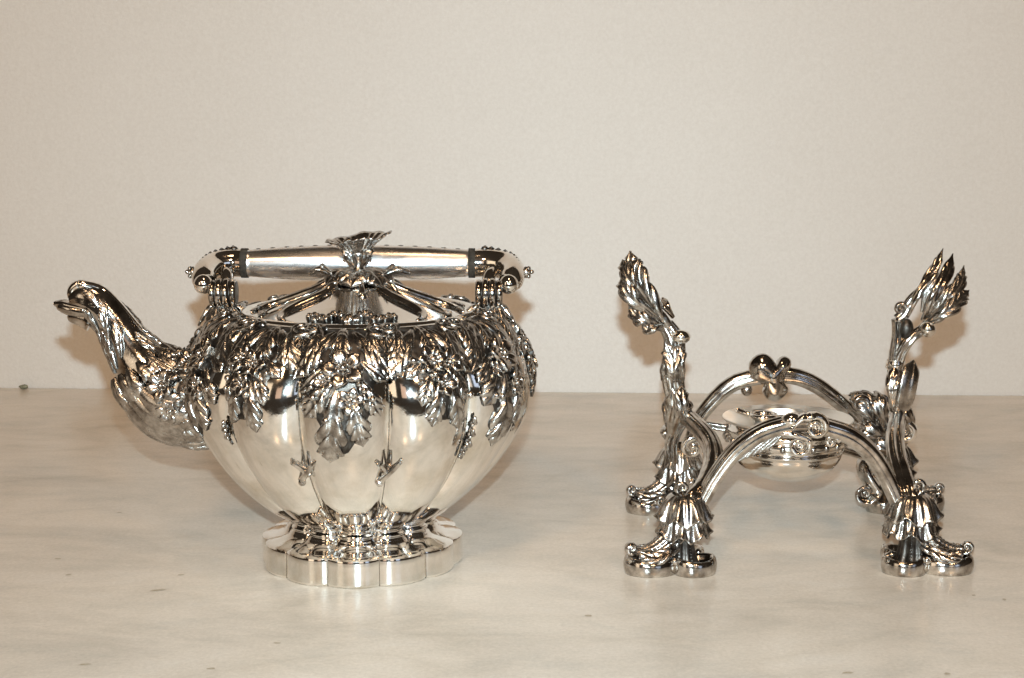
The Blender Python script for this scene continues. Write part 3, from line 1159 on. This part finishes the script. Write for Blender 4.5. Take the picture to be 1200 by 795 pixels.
def make_foot(scroll_back=False):
    """local: origin under the ankle, toe along +x"""
    root_mb = MB()
    sec = reeds(9, .16, 54)
    z = np.linspace(.004, .024, 12)
    P = np.stack([0.0015 - .0 * z, 0 * z, z], 1)
    root_mb.tube(P, np.interp(z, [.004, .009, .016, .024], [.0132, .0098, .0084, .0092]), sec=sec, up=(1, 0, 0))
    # beaded seams
    for a in (-100, -60, -20, 60, 110):
        for k in range(9):
            zz = .006 + .0018 * k
            rr = np.interp(zz, [.004, .009, .016, .024], [.0132, .0098, .0084, .0092])
            root_mb.ball((.0015 + rr * math.cos(R(a)), rr * math.sin(R(a)), zz), .0009, 6, 4)
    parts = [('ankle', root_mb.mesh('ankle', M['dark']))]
    # base lobes: three thick rimmed pads
    for cx, cy, rx, ry in ((.0195, 0, .0165, .0125), (-.004, -.0095, .0125, .0100), (-.004, .0095, .0125, .0100)):
        mb = MB()
        prof = [(0.001, .0050), (.52, .0048), (.66, .0050), (.74, .0066), (.80, .0088), (.88, .0100), (.96, .0098), (1.03, .0084), (1.07, .0060), (1.07, .0036), (1.04, .0014), (1.0, 0.0), (.4, 0.0)]
        a = np.arange(36) / 36 * 2 * pi
        G = np.stack([np.array([[cx + p[0] * rx * math.cos(q) for q in a] for p in prof]),
                      np.array([[cy + p[0] * ry * math.sin(q) for q in a] for p in prof]),
                      np.array([[p[1] * (1 + .10 * math.cos(2 * q)) for q in a] for p in prof])], 2)
        mb.grid(G, wj=True, flip=True)
        parts.append(('base_pad', mb.mesh('base_pad', M['cast'])))
    # instep
    mb = MB()
    c_ = crs([(.003, 0, .022), (.009, 0, .0170), (.016, 0, .0125), (.0235, 0, .0105), (.0300, 0, .0110)], 26)
    u_ = np.linspace(0, 1, 26)
    mb.tube(c_, np.interp(u_, [0, .4, 1], [.0080, .0078, .0045]) * (1 + .05 * np.cos(u_ * 60)), sec=reeds(11, .16, 66), up=(0, 1, 0))
    parts.append(('instep', mb.mesh('instep', M['relief'])))
    # frilled leaves on either side of the instep
    for sg in (-1, 1):
        mb = MB()
        add_free_leaf(mb, [(.004, sg * .006, .017), (.012, sg * .0090, .0140), (.022, sg * .0095, .0115), (.031, sg * .006, .0150)], .0115, (0, sg * .8, .7), nl=5, ser=.36, crown=.2)
        parts.append(('leaf', mb.mesh('leaf', M['relief'])))
    # toe curl
    mb = MB()
    add_scroll(mb, (.0325, 0, .0155), .0038, (1, 0, 0), (0, 0, 1), turns=1.3, start=-pi * .55, sgn=1, thick=.42, end=.2, lead=[(.024, 0, .0105), (.029, 0, .0112)], flat=2.2)
    parts.append(('toe_scroll', mb.mesh('toe_scroll', M['cast'])))
    # small knobs between the pads
    mb = MB()
    for x, y in ((.009, -.010), (.009, .010), (-.011, -.003)):
        mb.ball((x, y, .0085), .0027, 9, 7)
    parts.append(('knob', mb.mesh('knob', M['cast'])))
    # shell ruffles: two tiers
    for z0, r0, z1, r1, nf, ph in ((.0345, .0105, .0222, .0142, 19, 0), (.0465, .0070, .0318, .0146, 17, .3)):
        mb = MB()
        a = np.arange(nf * 8) / (nf * 8) * 2 * pi
        rows = []
        for t in list(np.linspace(0, 1, 13)) + [1.0] + list(np.linspace(.9, .1, 4)):
            inner = len(rows) >= 13
            fl = .5 - .5 * np.cos(nf * (a + ph))
            wav = np.sin(7 * a + ph * 5) + .4 * np.sin(3 * a + 1)
            r = r0 + (r1 - r0) * math.sin(pi / 2 * t ** .65) + .0012 * min(1, t * 3) * (fl - .6) + (.0024 * t ** 5) + .0012 * t * wav
            zz = z0 + (z1 - z0) * t + .0024 * t ** 2 * wav - .0004 * t * fl
            if inner:
                r = r - .0013
                zz = zz - .0002
            rows.append(np.stack([r * np.cos(a), r * np.sin(a), zz], 1))
        mb.grid(np.array(rows), wj=True)
        parts.append(('shell_ruffle', mb.mesh('shell_ruffle', M['relief'])))
    if scroll_back:
        pass
    return parts


foot_parts = make_foot()
FEET = {'fl': (800, 667, 195), 'fr': (1066, 666, -12), 'bl': (795, 598, 187), 'br': (1042, 595, -8)}
FPOS = {}
for key, (px, py, ang) in FEET.items():
    d_ = at(px, py, 0) - CAM
    p = CAM + d_ * (CAM[2] / -d_[2]) - OFF
    FPOS[key] = p + OFF
    ft = link('foot', foot_parts[0][1], stand)
    ft.location = p
    ft.rotation_euler = (0, 0, R(ang))
    for nm, me in foot_parts[1:]:
        link(nm, me, ft)
YF = (FPOS['fl'][1] + FPOS['fr'][1]) / 2
YB = (FPOS['bl'][1] + FPOS['br'][1]) / 2
YM = (YF + YB) / 2
print('feet', {k: [round(float(x), 4) for x in v_] for k, v_ in FPOS.items()})


def path(rows, n):
    return crs([sq(*r) for r in rows], n)


def arches():
    sec5 = reeds(5, .13, 60)
    sec4 = reeds(4, .16, 56, .3)
    X, Z, Y = np.array([1.0, 0, 0]), np.array([0, 0, 1.0]), np.array([0, 1.0, 0])
    # front arch
    fy = YF + .001
    P = path([(806, 603, fy), (822, 588, fy), (838, 560, fy - .002), (862, 529, fy - .004), (889, 509, fy - .005), (918, 499, fy - .006), (945, 496, fy - .006),
              (972, 502, fy - .005), (998, 512, fy - .004), (1021, 532, fy - .002), (1040, 562, fy), (1052, 588, fy), (1060, 604, fy)], 70)
    t = np.linspace(0, 1, 70)
    mb = MB()
    mb.tube(P, .0046 + .0014 * np.sin(pi * t), sec=sec5, up=(0, -1, 0))
    ar = mb.build('arch', M['cast'], stand)
    yy = fy - .011
    for nm, args in (('scroll', dict(c=sq(956, 501, yy), r0=.0082, ax_u=X, ax_v=Z, turns=1.5, start=pi * .75, sgn=-1, thick=.30, end=.16, flat=1.8, lead=[sq(928, 500, yy + .002), sq(940, 489, yy)])),
                     ('scroll', dict(c=sq(936, 523, yy + .002), r0=.0068, ax_u=X, ax_v=Z, turns=1.3, start=pi * .25, sgn=-1, thick=.32, end=.2, flat=1.6, lead=[sq(915, 507, yy + .003), sq(930, 509, yy + .001)])),
                     ('scroll', dict(c=sq(975, 518, yy + .004), r0=.0042, ax_u=X, ax_v=Z, turns=1.0, start=0.2, sgn=1, thick=.45, end=.3, lead=[sq(1003, 517, yy + .005), sq(988, 512, yy + .004)]))):
        mb = MB()
        add_scroll(mb, **args)
        mb.build(nm, M['polish'], ar)
    mb = MB()
    mb.ball(sq(928, 493, yy + .003), .0058, 14, 9, (1.15, .9, .85))
    mb.build('knob', M['polish'], ar)
    mb = MB()
    for k in range(4):
        add_free_leaf(mb, [sq(920 - k * 4, 505, yy + .004), sq(905 - 6 * k, 520 + k, yy + .005), sq(890 - 9 * k, 527 + 5 * k, yy + .006)], .005, (0, -1, 0), nl=3, ser=.3)
    mb.build('leaf_spray', M['relief'], ar)
    # back arch
    by = YB - .008
    P = path([(802, 556, YB), (808, 520, by), (819, 491, by - .002), (836, 469, by - .004), (857, 451, by - .005), (880, 443, by - .006), (905, 440, by - .006), (930, 441, by - .006),
              (952, 449, by - .005), (973, 463, by - .004), (994, 481, by - .002), (1015, 505, by), (1036, 545, YB)], 70)
    mb = MB()
    mb.tube(P, .0042 + .0022 * np.sin(pi * t), sec=sec4, up=(0, -1, 0))
    ab = mb.build('arch', M['cast'], stand)
    # cartouche: one lumpy plate with rolled lobes
    yc = by - .014
    mb = MB()
    outline = [(878, 437), (879, 425), (887, 417), (897, 415), (905, 420), (910, 427), (914, 420), (921, 418), (927, 423), (926, 432), (921, 439), (920, 449), (924, 457), (918, 466), (908, 471), (898, 467), (894, 459), (897, 451), (889, 448), (881, 444)]
    cpt = sq(902, 441, yc)
    ring = crs(np.array([sq(x, y, yc) for x, y in outline + outline[:1]]), 97)[:-1]
    bumps = [(sq(x_, y_, yc), r_, h_) for x_, y_, r_, h_ in ((890, 426, .0062, .0024), (905, 442, .0100, .0034), (920, 427, .0050, .0020), (908, 462, .0060, .0022), (885, 438, .0044, .0010))]
    rows = []
    for sc in (.01, .14, .28, .42, .55, .67, .77, .85, .91, .955, .985, 1.0):
        g_ = cpt + (ring - cpt) * sc
        up_ = .0042 * math.sqrt(max(0.0, 1 - sc ** 2.5))
        for c_, r_, h_ in bumps:
            up_ = up_ + h_ * (1 - sc ** 5) * np.exp(-((g_[:, 0] - c_[0]) ** 2 + (g_[:, 2] - c_[2]) ** 2) / r_ ** 2 * 1.3)
        g_[:, 1] -= up_
        rows.append(g_)
    for sc, dy in ((1.0, .0025), (.88, .0048), (.4, .0056)):
        g_ = cpt + (ring - cpt) * sc
        g_[:, 1] += dy
        rows.append(g_)
    mb.grid(np.array(rows), wj=True)
    mb.build('cartouche', M['cast'], ab)
    mb = MB()
    mb.ball(sq(875, 457, by - .005), .0040, 12, 9, (1, .9, 1.1))
    mb.build('knob', M['cast'], ab)
    # side arches: rise from the front ruffle, cross under the bracket, drop to the back ruffle
    for side in (0, 1):
        if side == 0:
            rows = [(803, 600, YF), (812, 585, YF), (828, 566, YF + .012), (836, 540, YF + .028), (831, 517, YF + .044), (815, 498, YF + .058), (803, 489, YM),
                    (793, 500, YM + .022), (787, 520, YM + .042), (790, 545, YB - .008), (796, 562, YB)]
            vol = dict(c=sq(812, 525, YM - .012), r0=.0072, ax_u=X, ax_v=Z, turns=1.15, start=pi * .35, sgn=1, thick=.38, end=.25)
            small = [(801, 575, YF + .006), (1, 1)]
        else:
            rows = [(1069, 600, YF), (1066, 583, YF), (1058, 560, YF + .012), (1051, 536, YF + .028), (1049, 513, YF + .044), (1051, 498, YF + .058), (1053, 489, YM),
                    (1052, 500, YM + .022), (1048, 520, YM + .042), (1043, 545, YB - .008), (1042, 562, YB)]
            vol = dict(c=sq(1060, 508, YM - .002), r0=.0075, ax_u=X, ax_v=Z, turns=1.1, start=pi * .6, sgn=-1, thick=.40, end=.25)
        P = path(rows, 64)
        mb = MB()
        mb.tube(P, np.interp(np.linspace(0, 1, 64), [0, .25, .55, 1], [.0062, .0068, .0058, .0050]), sec=reeds(4, .26, 56, .2), up=(0, -1, 0))
        sa = mb.build('arch', M['cast'], stand)
        mb = MB()
        add_scroll(mb, **vol)
        mb.build('scroll', M['polish'], sa)
        lx = 1 if side else -1
        bx, by_ = ((1076, 575) if side else (800, 578))
        mb = MB()
        add_scroll(mb, sq(bx, by_ - 6, YF - .002), .0042, X * lx, Z, turns=1.1, start=-pi * .4, sgn=1, thick=.45, end=.25, lead=[sq(bx - lx * 6, by_ + 18, YF - .002)])
        mb.build('scroll', M['cast'], sa)
        mb = MB()
        bx2 = 1091 if side else 776
        add_scroll(mb, sq(bx2, 587, YF), .0030, X * lx, Z, turns=1.1, start=-pi * .4, sgn=1, thick=.45, end=.25, lead=[sq(bx2 - lx * 14, 596, YF)])
        mb.build('scroll', M['cast'], sa)
        # band where the back half meets its ruffle
        mb = MB()
        e = P[-6:]
        mb.tube(e[:4], [.0062, .0072, .0072, .0062], n=18)
        mb.build('band', M['polish'], sa)
        # inner scroll strap of the back leg, curling down to the table
        sx = (1022, 552, 1016, 577, 1) if side else (826, 552, 823, 575, -1)
        mb = MB()
        yb = YB - .002
        if side:
            add_scroll(mb, sq(1013, 578, yb - .014), .0074, X, Z, turns=1.25, start=pi * .05, sgn=-1, thick=.34, end=.2, lead=[sq(1034, 532, yb), sq(1012, 540, yb - .010), sq(1013, 556, yb - .014)], flat=2.2)
        else:
            add_scroll(mb, sq(822, 578, yb), .0058, -X, Z, turns=1.25, start=pi * .05, sgn=-1, thick=.34, end=.2, lead=[sq(800, 535, yb), sq(815, 541, yb), sq(816, 560, yb)], flat=1.9)
        mb.build('scroll', M['cast'], sa)
        # leaf mass over the back leg
        cx, cy = (1022, 488) if side else (784, 486)
        k_ = 0
        if side:
            lst = (([(1042, 528), (1030, 500), (1018, 478), (1006, 470), (1001, 478)], .0175), ([(1044, 524), (1036, 498), (1030, 478), (1026, 468), (1020, 470)], .0130),
                   ([(1046, 532), (1034, 516), (1020, 506), (1010, 504), (1003, 510)], .0140), ([(1050, 534), (1040, 526), (1028, 520), (1018, 520)], .0110))
        else:
            lst = (([(790, 512), (785, 494), (783, 476), (788, 460)], .0090), ([(794, 510), (791, 492), (792, 474), (797, 460)], .0080), ([(786, 520), (780, 508), (778, 498)], .0070))
        for q_, (pp, w_) in enumerate(lst):
            mb = MB()
            add_free_leaf(mb, [sq(x_, y_, YB - .016 - .0035 * q_ - .010 * math.sin(pi * n_ / (len(pp) - 1))) for n_, (x_, y_) in enumerate(pp)],
                          w_, (-.35, -1, .45), nl=4, ser=.18, crown=.22, base=.6, tip=4)
            mb.build('leaf', M['relief'], sa)
        if side:
            for (x_, y_, r_) in ((1008, 474, .0060), (1033, 470, .0040)):
                mb = MB()
                add_scroll(mb, sq(x_, y_, YB - .026), r_, X, Z, turns=1.1, start=-.4, sgn=1, thick=.5, end=.25)
                mb.build('scroll', M['cast'], sa)


arches()


def brackets():
    ym = YM
    # the one on the kettle's side
    P = path([(803, 489, ym), (796, 472, ym), (790, 455, ym), (788, 434, ym), (790, 412, ym), (789, 396, ym), (780, 380, ym)], 40)
    mb = MB()
    mb.tube(P, np.interp(np.linspace(0, 1, 40), [0, .2, .45, .5, .55, .8, 1], [.0056, .0066, .0074, .0088, .0076, .0070, .0050]), sec=reeds(7, .28, 49), up=(0, -1, 0))
    br = mb.build('bracket', M['relief'], stand)
    mb = MB()
    mb.ball(sq(798, 395, ym - .006), .0058, 14, 10, (1.05, .9, .8))
    mb.build('knob', M['polish'], br)

    def fl(pts, W_, nh, mt='relief', **k):
        m_ = MB()
        add_free_leaf(m_, [sq(*p) for p in pts], W_ * 1.28, nh, **k)
        m_.build('leaf', M[mt], br)
    nh = (-.55, -.75, .25)
    fl([(788, 396, ym), (772, 372, ym - .004), (755, 345, ym - .004), (741, 318, ym), (738, 294, ym + .004)], .0165, nh, nl=6, ser=.42, crown=.22, mid=.18)
    fl([(786, 392, ym + .004), (768, 364, ym + .006), (756, 338, ym + .008), (749, 315, ym + .008), (742, 298, ym + .006)], .010, (.7, -.6, .3), 'cast', nl=4, ser=.25)
    fl([(782, 388, ym - .002), (765, 380, ym - .008), (754, 374, ym - .010), (746, 370, ym - .008), (736, 356, ym - .004)], .0100, nh, nl=4, ser=.4)
    fl([(772, 374, ym - .005), (752, 360, ym - .010), (740, 350, ym - .011), (731, 335, ym - .008), (728, 325, ym - .004)], .0100, nh, nl=4, ser=.4)
    fl([(762, 360, ym - .005), (747, 340, ym - .009), (738, 328, ym - .010), (732, 314, ym - .006), (729, 304, ym - .002)], .0090, nh, nl=4, ser=.4)
    fl([(776, 380, ym - .006), (766, 384, ym - .011), (760, 386, ym - .010), (752, 380, ym - .008)], .0070, nh, nl=3, ser=.35)
    fl([(790, 372, ym + .002), (783, 362, ym), (779, 356, ym), (775, 352, ym - .004)], .0062, (.5, -.8, .3), 'cast', nl=2, ser=.1)
    fl([(792, 448, ym - .007), (788, 436, ym - .011), (787, 420, ym - .009), (780, 402, ym - .008)], .0105, (-.2, -1, .1), nl=4, ser=.35)
    fl([(800, 448, ym - .006), (797, 430, ym - .009), (796, 415, ym - .008), (796, 404, ym - .006)], .0085, (.2, -1, .1), nl=4, ser=.35)
    fl([(786, 510, ym + .004), (788, 494, ym - .002), (790, 478, ym - .007), (787, 456, ym - .008)], .0110, (-.45, -1, .1), 'cast', nl=2, ser=.08)
    fl([(804, 496, ym - .006), (801, 480, ym - .010), (799, 466, ym - .009), (799, 452, ym - .006)], .0085, (.3, -1, .1), nl=3, ser=.3)
    # collars round the stem
    for py in (441, 478):
        i = int(np.argmin(np.abs([p[2] - sq(790, py, ym)[2] for p in P])))
        mb = MB()
        a = P[i]
        d_ = unit(P[i + 1] - P[i - 1])
        mb.tube([a - d_ * .0024, a - d_ * .0014, a + d_ * .0014, a + d_ * .0024], [.0066, .0078, .0078, .0066], sec=reeds(16, .12, 64), up=(0, -1, 0))
        mb.build('collar', M['cast'], br)

    # the far one
    mb = MB()
    P = path([(1053, 489, ym), (1052, 470, ym), (1050, 450, ym), (1049, 432, ym), (1050, 412, ym), (1052, 392, ym), (1051, 374, ym)], 40)
    mb.tube(P, np.interp(np.linspace(0, 1, 40), [0, .3, .5, .7, 1], [.0058, .0056, .0050, .0040, .0034]), sec=reeds(5, .3, 40), up=(0, -1, 0))
    br = mb.build('bracket', M['cast'], stand)
    X, Z = np.array([1.0, 0, 0]), np.array([0, 0, 1.0])
    mb = MB()
    add_scroll(mb, sq(1055, 362, ym - .002), .0040, X, Z, turns=1.0, start=0, sgn=1, thick=.5, end=.3, flat=1.5)
    mb.build('scroll', M['cast'], br)
    # right-hand branch of the open loop
    mb = MB()
    P2 = path([(1050, 432, ym), (1057, 412, ym - .003), (1068, 396, ym - .004), (1082, 386, ym - .004), (1092, 372, ym - .002)], 24)
    mb.tube(P2, np.linspace(.0044, .0034, 24), sec=reeds(5, .3, 40), up=(0, -1, 0))
    mb.build('branch', M['cast'], br)
    mb = MB()
    P3 = path([(1051, 374, ym), (1058, 368, ym), (1068, 352, ym), (1082, 340, ym)], 20)
    mb.tube(P3, np.linspace(.0032, .0036, 20), sec=reeds(5, .3, 40), up=(0, -1, 0))
    mb.build('branch', M['cast'], br)
    mb = MB()
    mb.ball(sq(1087, 386, ym - .008), .0052, 14, 10)
    mb.build('knob', M['polish'], br)
    mb = MB()
    mb.ball(sq(1062, 386, ym - .002), .0058, 14, 10, (.8, .8, 1.2))
    mb.build('knob', M['dark'], br)
    nh = (.25, -.9, .3)
    fl([(1062, 372, ym), (1072, 350, ym - .004), (1084, 331, ym - .003), (1096, 312, ym), (1105, 291, ym + .004)], .0070, (-.6, -.75, .2), 'cast', nl=4, ser=.25, tip=1.5)
    fl([(1082, 376, ym - .003), (1092, 356, ym - .008), (1101, 338, ym - .008), (1111, 318, ym - .004), (1117, 297, ym + .002)], .0085, nh, 'cast', nl=3, ser=.12, crown=.18, tip=1.6)
    fl([(1086, 376, ym - .002), (1102, 360, ym - .007), (1114, 346, ym - .008), (1125, 332, ym - .004), (1130, 311, ym + .002)], .0095, nh, nl=5, ser=.30, crown=.18, tip=1.6)
    fl([(1086, 378, ym - .006), (1100, 372, ym - .012), (1114, 362, ym - .012), (1126, 350, ym - .008), (1136, 340, ym - .004)], .0095, nh, nl=5, ser=.42, crown=.18)
    fl([(1080, 366, ym - .001), (1085, 345, ym - .003), (1094, 330, ym - .003), (1106, 318, ym)], .0055, (-.3, -.9, .2), nl=3, ser=.3, tip=1.6)
    fl([(1056, 486, ym - .004), (1062, 466, ym - .009), (1066, 446, ym - .009), (1071, 422, ym - .004)], .0100, (.35, -1, .1), nl=1, ser=.0, vein=.0, mid=.09, crown=.10, base=.8, tip=5, N=22)
    fl([(1048, 480, ym - .005), (1046, 462, ym - .009), (1046, 446, ym - .008), (1049, 428, ym - .005)], .0075, (-.3, -1, .1), 'cast', nl=2, ser=.08)
    fl([(1060, 525, ym + .002), (1066, 505, ym), (1067, 492, ym - .003), (1062, 474, ym - .004)], .0085, (.6, -.8, .1), 'cast', nl=2, ser=.08)
    mb = MB()
    a = sq(1049, 427, ym)
    mb.tube([a + Z * z for z in (-.0032, -.002, .002, .0032)], [.0050, .0060, .0060, .0050], n=18)
    mb.build('collar', M['polish'], br)
    mb = MB()
    a = sq(1053, 488, ym)
    mb.tube([a + Z * z for z in (-.0032, -.002, .002, .0032)], [.0054, .0066, .0066, .0054], n=18)
    mb.build('collar', M['polish'], br)
    # thin double bars that carry the burner's ring
    for rows in ([(806, 496, ym - .002), (824, 498, ym - .002), (856, 503, ym - .004)], [(985, 527, ym - .012), (1012, 535, ym - .006), (1046, 545, ym - .002)]):
        mb = MB()
        for dz in (-.0012, .0012):
            mb.tube(path(rows, 10) + np.array([0, 0, dz]), .0013, n=8)
        mb.build('support_bar', M['cast'], stand)


brackets()

# ------------------------------------------------------------------ the burner
bcen = at(923, 489, YM - .004)
burner = thing('spirit_burner', 'round silver spirit burner with a flat white-shining lid, hung inside the stand', 'burner', (bcen[0], YM - .004, bcen[2] - .05))


def make_burner():
    H = .05
    mb = MB()
    n = 72
    a = np.arange(n) / n * 2 * pi
    circ = np.stack([np.cos(a), np.sin(a)], 1)
    hole_c = np.array([-.0030, .0170])
    hole = hole_c + circ * np.array([.0172, .0098])
    rows = [np.column_stack([circ * r, np.full(n, z)]) for r, z in ((.0398, H - .0018), (.0408, H - .0014), (.0412, H - .0006), (.0411, H - .0001), (.0408, H + .0002), (.0406, H + .0002), (.0404, H + .0002), (.0403, H + .0002))]
    for t in np.linspace(0, 1, 7)[1:]:
        rows.append(np.column_stack([(circ * .0403) * (1 - t) + (hole_c + circ * np.array([.0180, .0106])) * t, np.full(n, H + .0002)]))
    for e_ in (.0002, .0004):
        rows.append(np.column_stack([hole_c + circ * np.array([.0180 - e_, .0106 - e_]), np.full(n, H + .0002)]))
    rows.append(np.column_stack([hole_c + circ * np.array([.0174, .0100]), np.full(n, H + .0004)]))
    rows.append(np.column_stack([hole, np.full(n, H + .0002)]))
    rows.append(np.column_stack([hole, np.full(n, H - .0060)]))
    mb.grid(np.array(rows), wj=True)
    tp = mb.build('top_plate', M['satin'], burner)
    mb = MB()
    rows = [np.column_stack([hole_c + circ * np.array([.0171, .0097]) * t, np.full(n, H - .0050)]) for t in (1.0, .5, .01)]
    mb.grid(np.array(rows), wj=True)
    mb.build('wick_well', M['dark'], tp)
    # snuffer ring with its tab
    mb = MB()
    c_ = (-.0175, -.012, H + .0035)
    a = np.arange(33) / 32 * 2 * pi
    mb.tube(np.stack([c_[0] + .0078 * np.cos(a), c_[1] + .0078 * np.sin(a), c_[2] + 0 * a], 1), .0016, n=10, up=(0, 0, 1), caps=False)
    mb.lathe([(.0076, c_[2] - .0005), (.0066, c_[2] - .0025), (.0050, c_[2] - .0030), (.0002, c_[2] - .0030)], 28, (c_[0], c_[1], 0))
    mb.build('snuffer_ring', M['polish'], tp)
    mb = MB()
    mb.tube(crs([(c_[0] - .0075, c_[1] + .001, c_[2]), (c_[0] - .0120, c_[1] + .003, c_[2] + .0012), (c_[0] - .0150, c_[1] + .006, c_[2] + .0022)], 8), .0018, n=9)
    mb.build('tab', M['polish'], tp)
    # stepped collar
    mb = MB()
    mb.lathe([(.0360, H - .0018), (.0372, H - .0030), (.0372, H - .0052), (.0392, H - .0062), (.0396, H - .0080), (.0384, H - .0092), (.0388, H - .0106), (.0396, H - .0118), (.0396, H - .0140), (.0380, H - .0152),
              (.0352, H - .0162), (.0350, H - .0176), (.0356, H - .0186)], 72)
    mb.build('collar', M['polish'], burner)
    # chased frieze seen through the arch
    mb = MB()
    for k in range(26):
        aa = 2 * pi * k / 26
        mb.ball((.0388 * math.sin(aa), -.0388 * math.cos(aa), H - .0128), .0022, 7, 6, (1, 1, 1.2))
    mb.build('bead_row', M['relief'], burner)
    # bowl
    mb = MB()
    tt = np.linspace(0, pi / 2, 22)
    prof = [(.0356, H - .0186), (.0362, H - .0192), (.0362, H - .0202), (.0350, H - .0208)] + [(.0344 * math.cos(t) + .0002, H - .0212 - .0190 * math.sin(t)) for t in tt]
    mb.lathe(prof, 72)
    mb.build('bowl', M['polish'], burner)


make_burner()
